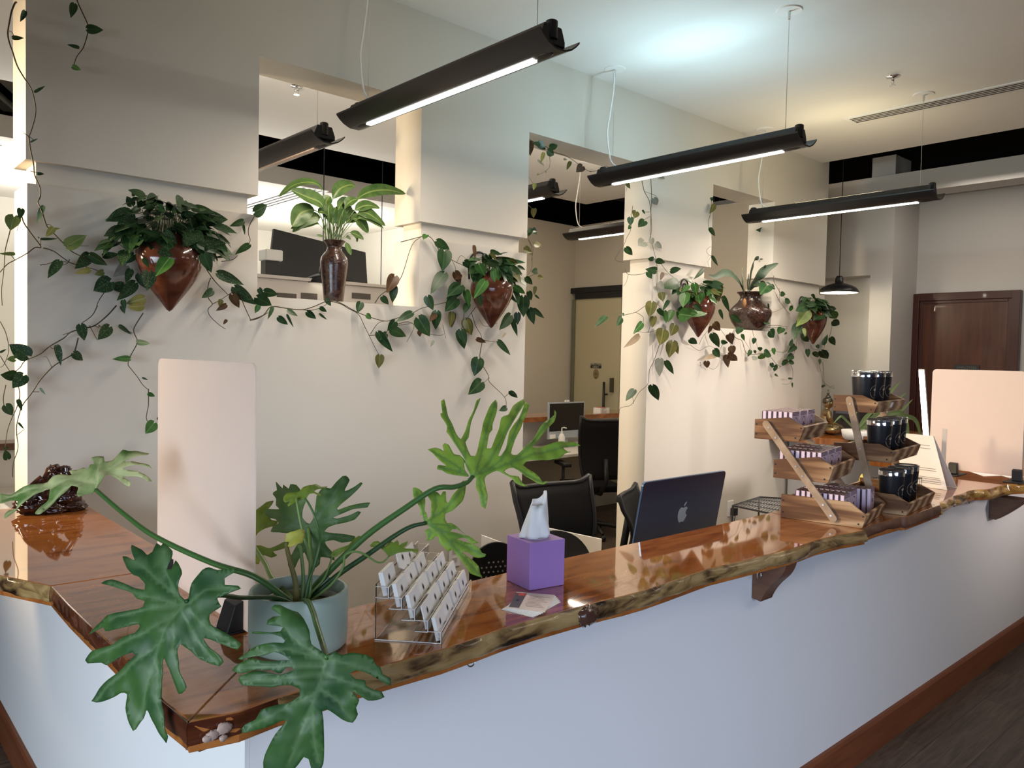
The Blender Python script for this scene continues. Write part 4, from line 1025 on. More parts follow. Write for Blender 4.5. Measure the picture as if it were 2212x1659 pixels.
for l in ((1825,320,1995,240,.75,'d'),(1690,430,1530,490,.45,'d'),(1690,470,1710,600,.25,'d'),(1760,710,1590,825,.42,'d'),(1380,1050,1720,1195,.34,'s'),(1590,1220,1840,1440,.5,'s'),(1560,1310,1640,1475,.6,'b'),(1420,1375,1400,1450,.9,'o'),(1485,1430,1370,1500,.5,'b'),(1320,1260,1195,1345,.6,'s'),(1870,1440,1830,1530,.7,'g'),(1880,1240,1930,1330,.7,'d'),(1490,1610,1450,1665,.6,'b'),(600,250,480,280,.5,'d'),(680,250,760,330,.8,'g'),(860,330,870,235,.5,'d'),(1320,400,1130,350,.5,'s'),(1170,290,1255,285,.5,'l'),(800,880,640,1080,.65,'g'),(690,780,860,850,.6,'s'),(850,850,790,1000,.6,'s'),(920,790,1090,890,.6,'s'),(560,1050,540,1260,.85,'s'),(640,1130,740,1310,.35,'d'),(500,880,570,990,.5,'d'),(1100,560,960,740,.8,'s'),(1180,640,1500,720,.42,'s'),(1150,700,1450,820,.35,'s'),(1220,830,1310,1050,.6,'d'),(1370,860,1545,845,.18,'s'),(760,560,900,710,.6,'s'),(520,640,420,640,.4,'d'),(1360,600,1540,700,.4,'s'),(1310,610,1400,640,.7,'w'),(690,600,480,540,.4,'d'),(900,520,720,560,.4,'s'),(1160,480,1230,560,.6,'d'),(1000,350,1110,410,.4,'d'),(380,600,210,700,.35,'o'),(360,640,300,690,.7,'l'),(500,1350,290,1420,.6,'y')): p.leaf(*l, dy=RND.uniform(-.22,-.12) if 450 < l[0] < 1350 and l[1] < 1100 else None, **c_)
p.cluster(c.x-.005, tip.z+.34*k, 3.33, .20, .13, .13, 85, .085, ['d','d','s','s','d'], .55)
p.cluster(c.x+.13, tip.z+.32*k, 3.33, .10, .10, .10, 22, .085, ['s','d','s'], .8)
p.cluster(c.x-.14, tip.z+.26*k, 3.34, .08, .09, .10, 16, .08, ['s','d','d'], .8)
p.build(r1)
# --- long vine coming down from the top left, over the end of the wall
r = thing('trailing_vine', 'long bare vine hanging down the left end of the grey wall', 'vine', at(40,10,y=3.36))
p = Plant(3.36, K_)
p.strand([(105,15),(95,20),(75,70),(62,130),(50,200),(56,260),(80,330),(110,420),(150,490),(195,560),(213,610),(228,690),(222,760),(195,850),(183,870)], .0034)
p.strand([(183,870),(195,960),(215,1050),(222,1120),(255,1200),(258,1260),(240,1290)], .003)
p.strand([(520,235),(580,370),(640,550),(700,620),(910,840),(1000,920),(1140,990),(1330,1080)], .0028, cr=A_)
p.strand([(540,0),(560,90),(545,170),(520,235)],.0028,cr=A_)
p.strand([(50,200),(75,205),(90,235)],.0016); p.strand([(195,1095),(215,1100),(250,1105),(262,1120)],.0016); p.strand([(183,870),(150,850)],.0014); p.strand([(183,870),(215,895)],.0014); p.strand([(650,540),(690,545),(730,590)],.0014,cr=A_); p.strand([(1220,840),(930,830)],.001,cr=A_)
for l in ((160,70,130,140,.45,'d'),(80,240,155,243,.45,'d'),(220,590,292,548,.22,'d'),(195,910,245,885,.2,'d'),(240,1110,285,1115,.5,'d')): p.leaf(*l)
for l in ((600,290,495,525,.32,'d'),(735,590,635,715,.62,'y'),(735,600,840,595,.35,'y'),(930,835,1195,690,.66,'l')): p.leaf(*l, cr=A_)
p.build(r)
r = thing('trailing_vine', 'short vine with four leaves hanging from the top of the picture', 'vine', at(170,5,y=3.39))
p = Plant(3.39, K_)
p.strand([(485,-30),(500,20),(530,85),(565,170),(555,240),(530,310),(490,365),(466,440)], .0026)
p.strand([(566,180),(575,180)],.0015)
for l in ((475,25,455,108,.48,'d'),(560,185,662,192,.62,'d'),(505,305,427,284,.36,'d'),(465,425,518,447,.65,'g')): p.leaf(*l)
p.build(r)

# --- planter 2
tip = at(1061, 709, y=3.30)
r2 = thing('wall_planter', 'dark glossy pointed wall pot with heart leaf vines beside the doorway', 'planter', (tip.x,3.30,tip.z), 0, 'pointed wall planters')
c, k = wall_pot(r2, tip, .130, 3.30, m=M_POTB)
p = Plant(3.385, H6)
p.strand([(0,1020),(90,985),(140,930),(240,940),(340,950),(420,930),(520,890),(590,900),(700,960),(800,1000),(900,1025),(960,1010),(1080,970),(1140,940),(1260,910),(1400,880)], .0026)
p.strand([(340,950),(430,950),(520,905),(500,880)],.0018); p.strand([(520,890),(600,910),(650,940),(720,980),(760,1060),(790,1120),(830,1200),(855,1250)],.0022)
p.strand([(830,905),(870,850),(960,790),(1000,740),(1030,660),(1060,560),(1090,500),(1140,465)],.0024); p.strand([(1000,500),(1060,485),(1140,465),(1200,470),(1260,560),(1290,590),(1380,640),(1500,690)],.0024); p.strand([(1210,480),(1280,600),(1290,700)],.0016)
p.strand([(940,1060),(1040,1030),(1090,1060),(1040,1165)],.0018); p.strand([(1110,1100),(1250,1120),(1290,1110)],.0014); p.strand([(1280,1050),(1300,1140)],.0014); p.strand([(800,1110),(850,1040),(900,1025)],.0018); p.strand([(790,1120),(880,1110),(960,1060),(1080,1040)],.0018)
p.strand([(1470,970),(1500,1060),(1530,1110),(1550,1150),(1640,1165)],.002); p.strand([(1540,1170),(1527,1280),(1580,1380),(1590,1430),(1690,1530),(1700,1600)],.0024); p.strand([(1590,1400),(1535,1450)],.0014); p.strand([(1690,1530),(1730,1495)],.0014)
p.strand([(1500,930),(1440,1010),(1400,1080)],.0018); p.strand([(1460,880),(1420,980),(1430,1100)],.0016); p.strand([(1640,1040),(1560,1060),(1520,1010)],.0014); p.strand([(1330,600),(1370,700),(1350,850)],.0014); p.strand([(1370,640),(1400,590),(1440,620)],.0014)
for l in ((95,830,190,850,.6,'d'),(50,870,145,925,.8,'d'),(150,930,122,1012,.3,'d'),(190,1000,252,1050,.6,'d'),(250,955,320,990,.5,'s'),(245,980,290,1070,.18,'d'),(465,935,512,965,.5,'d'),(380,965,440,1010,.6,'d'),(505,880,540,925,.7,'d'),(460,975,515,1020,.2,'d'),(735,905,712,970,.75,'d'),(775,985,808,1012,.95,'g'),(960,730,912,835,.65,'b'),(955,795,945,905,.55,'d'),(880,865,920,918,.7,'d'),(1240,495,1330,555,.55,'d'),(1290,565,1283,692,.78,'d'),(1288,710,1198,838,.52,'d'),(1180,865,1215,955,.72,'d'),(1075,970,972,1025,.42,'d'),(960,1030,912,1090,.85,'d'),(935,1080,1048,1130,.48,'d'),(850,1100,945,1238,.38,'d'),(905,1110,860,1150,.6,'d'),(1120,1010,1198,1128,.72,'d'),(1145,990,1128,1045,.8,'d'),(1240,965,1230,1085,.6,'d'),(1230,980,1190,1030,.5,'b'),(862,1255,855,1340,.72,'o'),(1515,1280,1490,1390,.78,'d'),(1532,1432,1452,1512,.7,'d'),(1645,1158,1738,1252,.32,'d'),(1505,1142,1572,1172,.42,'b'),(1728,1490,1778,1540,.45,'d'),(1700,1600,1655,1620,.7,'d'),(1350,975,1338,1072,.5,'b'),(1125,1090,1130,1130,.8,'b'),(1360,700,1400,780,.6,'b'),(1395,790,1310,860,.7,'d'),(1370,880,1300,960,.65,'d'),(1430,1020,1475,1120,.7,'o'),(1400,1090,1420,1215,.6,'d'),(1220,1155,1200,1195,.4,'w'),(1170,455,1150,480,.9,'g')): p.leaf(*l)
g_ = dict(cr=G_)
for l in ((440,210,462,425,.30,'b'),(690,290,872,352,.3,'d'),(700,320,775,425,.5,'o'),(650,450,865,525,.45,'d'),(520,500,600,675,.85,'g'),(765,565,776,795,.72,'g'),(850,430,945,472,.7,'d'),(985,415,1105,495,.5,'o'),(1005,530,1185,645,.35,'d'),(1095,525,1220,572,.4,'d'),(900,550,1030,790,.55,'d'),(300,450,480,565,.5,'d'),(240,640,150,720,.6,'b'),(230,830,45,1010,.6,'d'),(320,890,380,1130,.55,'g'),(610,740,440,1000,.45,'g'),(510,950,552,1135,.5,'d'),(150,1000,15,1190,.62,'d'),(110,1210,98,1432,.5,'o'),(330,1330,385,1545,.65,'o'),(250,1485,310,1680,.72,'d'),(1045,820,1215,945,.42,'g'),(1180,985,1180,1280,.65,'d'),(1260,900,1300,1035,.6,'d'),(1270,1155,1335,1395,.55,'d'),(1325,1160,1495,1300,.32,'d'),(985,1255,812,1475,.5,'d'),(1090,1220,1092,1395,.62,'d'),(1010,1305,1095,1575,.28,'d'),(1215,690,1318,795,.5,'d'),(920,1520,865,1590,.3,'t'),(350,1080,290,1230,.6,'d'),(720,600,760,760,.6,'g')): p.leaf(*l, dy=RND.uniform(-.24,-.16) if 420 < l[0] < 1100 and l[1] < 1150 else None, **g_)
for l in ((1380,590,1300,600,.8,'d'),(1400,680,1485,692,.6,'o'),(1355,825,1340,955,.45,'o'),(1340,195,1465,190,.5,'o'),(1200,280,1310,320,.5,'o'),(1355,950,1425,1010,.35,'d'),(1250,50,1300,10,.6,'d'),(1330,20,1385,0,.7,'d')): p.leaf(*l, **g_)
p.strand([(1250,120),(1300,240),(1310,420),(1300,560),(1220,680)],.0016,**g_); p.strand([(1190,690),(1300,660),(1380,620),(1470,690)],.002,green=True,**g_)
p.cluster(c.x, tip.z+.33*k, 3.32, .17, .13, .085, 46, .085, ['d','d','g','d','o'], .6)
p.cluster(c.x+.15, tip.z+.26*k, 3.34, .06, .06, .10, 12, .08, ['d','d'], .9)
p.build(r2)
# --- vine in the doorway head
r = thing('trailing_vine', 'sparse vine drooping across the top left of the doorway', 'vine', at(1180,320,y=3.5))
p = Plant(3.50, F_c)
p.strand([(60,130),(170,200),(340,270),(450,340),(560,370),(650,420),(780,510),(870,570),(990,560),(1070,510),(1130,530)],.0022); p.strand([(380,360),(390,470),(370,540),(300,590),(240,620)],.0016,green=True); p.strand([(60,640),(120,640),(190,740)],.0014,green=True); p.strand([(60,960),(115,985),(180,1050)],.0016,green=True); p.strand([(100,1200),(120,1380),(150,1460),(180,1530),(160,1680)],.0018); p.strand([(780,510),(860,570)],.0016); p.strand([(870,570),(905,585)],.0014)
for l in ((245,225,345,305,.7,'d'),(260,240,160,225,.35,'d'),(395,280,495,240,.6,'d'),(360,320,445,375,.75,'d'),(312,345,275,470,.4,'y'),(235,435,330,512,.2,'t'),(640,455,595,560,.45,'o'),(790,510,718,578,.7,'b'),(120,220,152,375,.8,'b'),(200,725,185,805,.5,'y'),(190,1040,185,1148,.72,'o'),(150,1280,130,1375,.65,'d'),(180,1280,228,1355,.65,'d'),(200,1490,292,1472,.5,'o'),(85,1510,165,1605,.6,'o'),(560,420,600,430,.6,'w'),(330,570,350,595,.5,'y'),(230,610,260,615,.5,'y')): p.leaf(*l)
p.build(r)
# --- climbing vine on the pier right of the doorway
r = thing('trailing_vine', 'grey leaved vine climbing the front of the pier right of the doorway', 'vine', at(1400,420,y=3.40))
p = Plant(3.40, H7)
p.strand([(445,60),(465,160),(500,230),(510,330),(505,440),(520,520),(540,600)],.0024); p.strand([(508,60),(515,200),(510,300),(515,420),(500,480)],.0024)
p.strand([(510,180),(545,195),(545,215)],.0016); p.strand([(505,330),(470,350),(455,370)],.0016); p.strand([(500,300),(470,300),(455,290)],.0014); p.strand([(390,260),(380,340),(375,420),(350,470),(330,520),(290,580),(275,620),(330,635)],.0018); p.strand([(465,515),(500,500)],.0014); p.strand([(465,165),(510,180)],.0014); p.strand([(355,120),(345,165)],.0012)
for l in ((350,105,372,148,.6,'o'),(530,212,552,258,.9,'w'),(412,300,402,338,.9,'o'),(375,340,375,392,.9,'d'),(455,288,472,318,.4,'d'),(466,362,424,404,.7,'d'),(462,500,424,525,.95,'w'),(545,508,588,544,.6,'w'),(515,480,520,520,1.1,'w'),(345,538,388,588,.6,'d'),(525,612,488,612,.6,'d'),(372,395,360,415,.9,'d'),(560,60,605,80,.35,'w'),(545,620,610,640,.35,'d')): p.leaf(*l)
p.build(r)

# --- planter 3
tip = at(1508, 729, y=3.30)
r3 = thing('wall_planter', 'brown pointed wall pot with bushy heart leaves on the pier right of the doorway', 'planter', (tip.x,3.30,tip.z), 0, 'pointed wall planters')
c, k = wall_pot(r3, tip, .132, 3.30, spiral=True)
p = Plant(3.385, H7)
p.strand([(540,600),(550,660),(545,760),(560,850),(600,910)],.002,green=True); p.strand([(560,620),(620,700),(680,750)],.002); p.strand([(340,680),(360,715),(440,715),(500,690),(540,660)],.002); p.strand([(360,715),(345,770),(325,795)],.0014); p.strand([(330,985),(410,965),(480,920),(540,905),(600,960)],.002); p.strand([(410,965),(460,1000),(455,1040)],.0018); p.strand([(240,990),(330,985)],.0014,green=True)
p.strand([(400,1110),(420,1095),(490,1100),(560,1080)],.0018); p.strand([(490,1100),(520,1020)],.0018); p.strand([(570,1170),(530,1290),(500,1350),(490,1440),(430,1500),(380,1580),(310,1600),(300,1640)],.0022); p.strand([(520,1180),(525,1290)],.0014); p.strand([(395,1575),(385,1500)],.0014); p.strand([(490,1450),(520,1465)],.0014); p.strand([(535,1285),(560,1275),(600,1300)],.0014)
p.strand([(830,1180),(860,1120),(920,1060)],.0016); p.strand([(770,1180),(830,1220),(900,1190),(980,1240)],.0016); p.strand([(900,1060),(930,1130),(960,1200)],.0016); p.strand([(960,1060),(1000,1120),(1040,1180),(1050,1240)],.0016); p.strand([(870,1310),(920,1345),(960,1310),(970,1240)],.0014); p.strand([(990,1170),(960,1240),(1000,1260)],.0014); p.strand([(550,650),(555,740),(545,800)],.0022,green=True)
for l in ((590,705,572,755,.5,'b'),(545,690,480,682,.5,'d'),(490,700,518,745,.8,'d'),(640,690,715,678,.4,'d'),(860,680,802,745,.28,'d'),(212,995,138,1062,.32,'d'),(312,1005,282,1058,.6,'d'),(450,1038,400,1106,.45,'g'),(432,1120,335,1202,.28,'t'),(578,840,592,895,.9,'o'),(628,888,588,955,.3,'d'),(515,905,500,1000,.8,'o'),(530,1000,518,1068,.75,'o'),(560,945,595,995,.5,'d'),(600,960,615,1040,.5,'g'),(650,960,620,1032,.65,'g'),(665,1055,640,1125,.85,'o'),(590,1090,570,1185,.9,'o'),(655,1165,630,1270,.72,'o'),(670,1180,692,1245,.5,'o'),(690,960,770,1010,.6,'g'),(570,1280,565,1395,.6,'w'),(610,1290,662,1380,.38,'d'),(398,1482,342,1555,.52,'d'),(520,1455,556,1560,.62,'d'),(770,1145,818,1178,.5,'d'),(920,1110,965,1200,.55,'d'),(1025,1118,1052,1182,.6,'b'),(978,1165,1022,1166,.55,'d'),(1050,1195,1050,1252,.85,'b'),(1030,1250,1085,1290,.6,'b'),(1015,1255,1020,1332,.62,'b'),(880,1295,882,1338,1.0,'b'),(930,1215,968,1268,.62,'d'),(940,1252,865,1270,.25,'t'),(990,860,1032,975,.28,'d'),(965,950,992,1020,.3,'d'),(930,1040,970,1090,.6,'b'),(910,1060,890,1110,.5,'b'),(320,975,330,992,1,'d'),(565,770,600,815,.7,'w'),(690,770,590,795,.45,'d')): p.leaf(*l)
for l in ((700,1050-70,790,990,.6,'g'),(740,850,722,935,.85,'g'),(800,780,815,850,.8,'g'),(760,790,720,830,.5,'g'),(850,840,850,890,.8,'g'),(900,830,880,860,.8,'g'),(870,930,790,990,.5,'g'),(950,780,960,900,.6,'o'),(800,920,850,960,.5,'d'),(720,960,830,980,.4,'g'),(840,990,880,1030,.5,'d')): p.leaf(*l, dy=RND.uniform(-.24,-.14))
p.cluster(c.x+.02, tip.z+.32*k, 3.32, .19, .13, .085, 48, .085, ['d','g','g','d','o'], .6)
p.cluster(c.x-.14, tip.z+.30*k, 3.35, .07, .05, .07, 10, .08, ['d','d','o'], .6)
p.build(r3)
# --- planter 4
tip = at(1756, 744, y=3.31)
r4 = thing('wall_planter', 'rust brown pointed wall pot with variegated leaves at the right end of the grey wall', 'planter', (tip.x,3.31,tip.z), 0, 'pointed wall planters')
c, k = wall_pot(r4, tip, .130, 3.31, spiral=True)
p = Plant(3.39, E_)
p.strand([(80,870),(150,930),(210,960),(250,1080),(330,1100),(440,1090),(510,1130),(570,1200),(620,1225),(700,1180),(750,1110),(780,1000),(790,900)],.0024); p.strand([(320,840),(330,900),(360,970),(370,1040)],.0018); p.strand([(440,1080),(530,1060),(640,1080),(690,1040),(720,970)],.0018,green=True); p.strand([(620,1225),(550,1280),(530,1290)],.0016); p.strand([(720,1200),(745,1280),(735,1370),(690,1415),(630,1410)],.0016); p.strand([(380,830),(480,800),(580,795),(690,810)],.0024); p.strand([(380,835),(500,815),(690,825)],.0016)
p.strand([(545,270),(545,330),(600,430),(640,480),(700,540),(750,590)],.0022); p.strand([(570,470),(610,550),(680,640),(710,670)],.0018); p.strand([(440,620),(480,650),(560,650),(640,610)],.0018); p.strand([(200,880),(240,960),(300,1060)],.0016); p.strand([(600,400),(605,500),(600,550)],.0014)
p.strand([(1160,790),(1130,920),(1120,960),(1080,1000),(1060,1050),(960,1045),(930,1000)],.002); p.strand([(1050,1100),(1020,1180),(1040,1280),(1060,1380),(1130,1440),(1180,1460),(1170,1430),(1130,1450)],.0018); p.strand([(1060,1180),(1070,1300),(1075,1440)],.0016); p.strand([(1060,1050),(1130,1060)],.0012)
for l in ((190,825,158,890,.95,'d'),(95,885,98,998,.6,'b'),(100,1025,100,1105,.95,'b'),(60,1100,150,1165,.55,'b'),(45,1115,62,1240,.62,'b'),(0,965,65,985,.5,'d'),(340,935,330,995,.8,'d'),(300,1060,270,1125,.6,'d'),(400,1028,400,1066,1.1,'d'),(345,1060,348,1095,.9,'d'),(320,1140,385,1140,.6,'w'),(395,1115,460,1145,.7,'g'),(445,1080,525,1118,.6,'d'),(540,1038,550,1108,.6,'g'),(520,1195,535,1245,.9,'d'),(545,1240,598,1240,.8,'d'),(555,1310,592,1335,.5,'d'),(635,1185,705,1175,.7,'d'),(745,1110,675,1152,.4,'d'),(705,1185,780,1180,.35,'d'),(738,1400,740,1455,.35,'d'),(695,1355,755,1355,.18,'d'),(505,855,545,925,.85,'d'),(630,825,590,888,.65,'d'),(768,1010,706,1078,.4,'d'),(720,1010,745,930,.5,'d'),(615,462,668,468,.6,'d'),(665,535,735,545,.5,'d'),(710,610,755,620,.8,'g'),(485,565,495,635,.28,'d'),(900,1050,905,1135,.6,'d'),(1000,1005,1022,1042,1.0,'d'),(970,1075,1015,1138,.6,'d'),(1045,1065,1118,1158,.52,'d'),(1140,925,1192,1005,.6,'d'),(1165,750,1245,795,.5,'d'),(1065,1000,1115,880,.3,'d'),(1050,1432,1105,1438,.3,'d'),(1030,1155,1030,1208,.6,'d'),(838,885,850,955,.45,'d'),(870,920,915,972,.62,'d'),(210,890,235,960,.5,'g'),(680,870,655,890,.4,'d'),(1030,470,1020,390,.15,'o')): p.leaf(*l)
for l in ((900,640,790,800,.5,'l'),(800,780,750,950,.5,'s'),(860,830,880,915,.5,'l'),(1050,680,960,740,.5,'d'),(1150,660,1205,735,.8,'g'),(1090,630,1215,625,.35,'d'),(980,560,1060,540,.5,'d'),(880,590,780,640,.5,'d'),(960,560,890,600,.4,'d')): p.leaf(*l, dy=RND.uniform(-.2,-.1))
p.cluster(c.x-.03, tip.z+.33*k, 3.33, .20, .12, .085, 60, .085, ['d','d','s','d','s'], .7)
p.cluster(c.x-.17, tip.z+.24*k, 3.35, .07, .06, .10, 18, .075, ['s','l','s'], .9)
p.build(r4)
# --- vines of the right opening
r = thing('trailing_vine', 'thin vine hanging down the left jamb of the right opening', 'vine', at(1535,430,y=3.43))
p = Plant(3.405, Z_)
p.strand([(430,400),(410,620),(380,740),(390,880),(430,960),(435,1250),(410,1300),(350,1240),(370,1180),(420,1150)],.0018); p.strand([(440,1290),(370,1400),(400,1490)],.0014); p.strand([(470,350),(490,430),(550,420),(560,340)],.0012)
for l in ((480,470,405,610,.5,'o'),(408,845,485,1000,.4,'d'),(440,1300,538,1480,.22,'d'),(430,355,440,412,.9,'d')): p.leaf(*l)
p.build(r)
r = thing('trailing_vine', 'vine hanging in the right opening above the clay urn', 'vine', at(1650,480,y=3.55))
p = Plant(3.55, Z_)
p.strand([(1268,640),(1270,740),(1290,860),(1350,980),(1340,1030),(1260,1120),(1220,1240),(1200,1370),(1260,1450)],.0022); p.strand([(1275,890),(1270,940),(1320,960)],.001); p.strand([(1230,1215),(1300,1190)],.0018)
for l in ((1285,868,1160,885,.38,'d'),(1275,1140,1328,1265,.5,'d'),(1215,1355,1300,1355,.15,'d')): p.leaf(*l)
p.strand([(1440,1659),(1430,1400),(1420,1270),(1450,1200),(1500,1190),(1545,1235)],.0016)
for l in ((1465,1350,1450,1425,.5,'o'),(1440,1590,1490,1550,.5,'d'),(1530,1225,1560,1240,.6,'d')): p.leaf(*l)
p.build(r)

# ---------------------------------------------------------------- vase with peace lily on the left sill
c8 = crop(540,340,5.026)
YV = 3.53
def PV(q, dy=0): x_ = c8(q); return at(x_[0], x_[1], y=YV+dy)
vb = PV((908,1525)); vb.z = ZS+.001
kz = (PV((908,905)).z-vb.z)/.605
r = thing('clay_vase', 'tall carved dark brown vase of variegated peace lily on the left window sill', 'vase', vb)
sc = (PV((1075,1120)).x-PV((740,1120)).x)/335*1.0
def rr(px_): return px_*sc*.80
prof = [(1525,112),(1515,118),(1400,130),(1250,152),(1150,166),(1110,166),(1075,155),(1040,128),(1010,98),(985,86),(960,88),(930,112),(908,135),(905,136)]
zz = lambda y_: vb.z+(1525-y_)/620*(PV((908,905)).z-vb.z)
MB().lathe([(.001,vb.z)]+[(rr(r_), zz(y_)) for y_, r_ in prof]+[(rr(122),zz(908)),(rr(80),zz(975)),(.001,zz(985))], (vb.x,YV,0), 40, cap=False).build('vase', M_VASE, r, smooth=True)
MB().lathe([(.001,0),(.085,0),(.09,.006),(.001,.006)], (vb.x,YV,ZS+.0003), 30, cap=False).build('saucer', M_POTB, r) if False else None
fo = MB()
for path, w_ in (([(820,890),(800,520),(770,330),(660,270),(480,300),(310,430)],50),([(820,890),(815,600),(760,490),(620,430),(440,350)],88),([(850,890),(870,560),(910,430),(980,340),(1080,300),(1145,310)],72),([(900,890),(1080,560),(1180,440),(1320,370),(1500,355),(1690,395)],66),([(830,890),(770,640),(680,570),(560,600),(500,680),(458,750)],88),([(830,890),(790,680),(720,650),(590,690),(460,810)],58),([(835,890),(780,760),(700,710),(580,740),(440,775)],48),([(930,890),(1100,620),(1180,550),(1290,520),(1410,552)],55),([(950,890),(1120,660),(1220,600),(1320,630),(1470,745)],62),([(960,890),(1130,700),(1220,655),(1320,690),(1452,772)],48),([(960,890),(1080,710),(1130,665),(1210,710),(1282,822)],62),([(990,900),(1060,820),(1120,825),(1180,850),(1235,892)],38),([(1050,830),(1110,840),(1150,870),(1165,920)],26),([(860,890),(855,660),(800,590),(740,600)],55),([(900,890),(950,600),(990,510),(1055,435)],55),([(885,890),(930,720),(950,640),(975,520)],66),([(930,890),(1040,720),(1110,640),(1105,560)],62),([(1020,920),(1040,920),(1065,990),(1098,1062)],32),([(855,890),(830,560),(830,470),(870,420)],58),([(895,890),(1030,560),(1090,480),(1170,450)],60),([(895,890),(870,650),(865,560),(820,420)],52),([(880,890),(860,700),(850,600),(860,500)],60),([(960,890),(1010,700),(1060,560),(1060,500)],52),([(940,890),(960,760),(990,640),(1020,560)],60),([(1000,900),(1040,870),(1070,870),(1095,885)],24),([(850,890),(800,860),(760,850),(722,842)],12),([(910,890),(900,740),(905,640),(930,540)],55)):
    o_ = RND.uniform(-.06,.07)
    P_ = [PV(q, o_*i/len(path)) for i,q in enumerate(path)]
    n_ = Vector((RND.uniform(-.6,.6),-1,RND.uniform(.1,.9)))
    blade(fo, P_, w_*sc, n=n_, start=.38, seg=5)
    st_ = None
fo.build('foliage', M_LILY, r, smooth=True)
s_ = MB()
for k_ in range(14):
    a = k_*2.4; r_ = rr(70)*math.sqrt(k_/14)
    b0 = Vector((vb.x+r_*math.cos(a), YV+r_*math.sin(a), zz(960))); s_.tube(smooth_path([b0, b0+Vector((math.cos(a)*.01,0,.06)), b0+Vector((math.cos(a)*.035,math.sin(a)*.02,.17))],3), [.003,.003,.0028,.0025,.002,.002,.0018][:7], 5)
s_.build('stalks', mat('lily_stalk',(.06,.11,.03),.5), r, smooth=True)

# ---------------------------------------------------------------- clay urn with staghorn fern on the right sill
YU = 3.53
def PU(q, dy=0): x_ = E_(q); return at(x_[0], x_[1], y=YU+dy)
ub = PU((290,825)); ub.z = ZS+.001
scu = (PU((430,650)).x-PU((135,650)).x)/295*.80
r = thing('clay_urn', 'round dark clay urn with handles holding a staghorn fern on the right window sill', 'urn', ub)
zu = lambda y_: ub.z+(825-y_)*(PU((290,450)).z-ub.z)/375
MB().lathe([(.001,zu(825))]+[(r_*scu, zu(y_)) for y_, r_ in ((825,82),(805,95),(740,128),(680,147),(650,150),(625,147),(590,125),(545,92),(515,76),(490,72),(465,84),(450,98),(445,98))]+[(80*scu,zu(452)),(.001,zu(470))], (ub.x,YU,0), 36, cap=False).build('urn', M_VASE, r, smooth=True)
for sgn, nm in ((-1,'handle'),(1,'handle')):
    MB().tube(smooth_path([Vector((ub.x+sgn*85*scu, YU-.01, zu(470))), Vector((ub.x+sgn*112*scu, YU-.012, zu(490))), Vector((ub.x+sgn*108*scu, YU-.012, zu(530))), Vector((ub.x+sgn*88*scu, YU-.01, zu(548)))],4), .007, 8).build(nm, M_VASE, r, smooth=True)
tg = MB(); cpt = PU((235,560), -.10); tg.ball(cpt, .022,.012,.035,14,8,nz=.5,ns=40)
tg.build('dried_shield_frond', mat('dry_frond',(.24,.12,.05),.8), r, smooth=True)
fo = MB()
for path, w_, mi, st_ in (([(270,470),(280,360),(295,230),(330,120),(385,65)],48,0,.1),([(270,480),(320,360),(400,260),(470,200),(595,140)],36,0,.1),([(240,490),(190,370),(110,270),(20,240),(-80,285),(-150,262)],26,0,.15),([(245,490),(215,400),(205,300),(208,190)],34,1,.08),([(280,480),(330,390),(400,345),(480,350),(560,410)],20,0,.1),([(235,480),(200,380),(140,258)],14,0,.1),([(270,470),(262,340),(280,250)],24,0,.1),([(460,230),(440,190),(465,160)],12,0,.1)):
    blade(fo, [PU(q, -.19*i_/(len(path)-1)+RND.uniform(-.015,.01)) for i_, q in enumerate(path)], w_*scu, n=Vector((RND.uniform(-.4,.4),-1,.3)), start=st_, seg=5, mi=mi)
fo.build('fronds', [mat('staghorn_green',(.055,.085,.055),.5), mat('staghorn_pale',(.33,.38,.28),.6)], r, smooth=True)
r = thing('trailing_vine', 'short green vine curling beside the clay urn on the right window sill', 'vine', at(1650,620,y=3.40))
p = Plant(3.395, E_)
p.strand([(330,370),(420,370),(520,375),(555,410)],.0024,green=True); p.strand([(430,440),(420,520),(430,600)],.0016,green=True)
for l in ((470,380,400,470,.75,'d'),(520,370,560,420,.5,'d'),(100,690,215,780,.35,'d'),(440,770,520,770,.25,'d')): p.leaf(*l)
p.build(r)
# ---------------------------------------------------------------- cut leaf philodendron in a sage pot
PC = Vector((.757,1.487,ZT+.0008)); PR, PH = .1, .118
ph = thing('potted_philodendron', 'large cut leaf philodendron in a sage green pot on the counter corner', 'potted plant', PC)
m_sage = mat('sage_glaze', (.36,.46,.40), .32, spec=.5)
MB().lathe([(.001,0),(PR*.93,0),(PR*.985,.006),(PR,.02),(PR,PH-.004),(PR-.002,PH),(PR-.007,PH),(PR-.009,PH-.004),(PR-.010,.03),(.001,.028)], PC, 48, cap=False).build('outer_pot', m_sage, ph, auto=50)
m_inner = mat('nursery_pot', (.40,.42,.38), .5)
pc2 = PC+Vector((.004,-.004,0))
MB().lathe([(.066,.030),(.080,.090),(.082,.092),(.080,.094),(.077,.092),(.075,.080)], pc2, 36, cap=False).build('inner_pot', m_inner, ph, smooth=True)
sl = MB(); sl.lathe([(.076,.078),(.05,.082),(.02,.086),(.001,.086)], pc2, 30, cap=False)
sl.build('soil', mat('potting_soil',(.03,.022,.016),.9), ph)
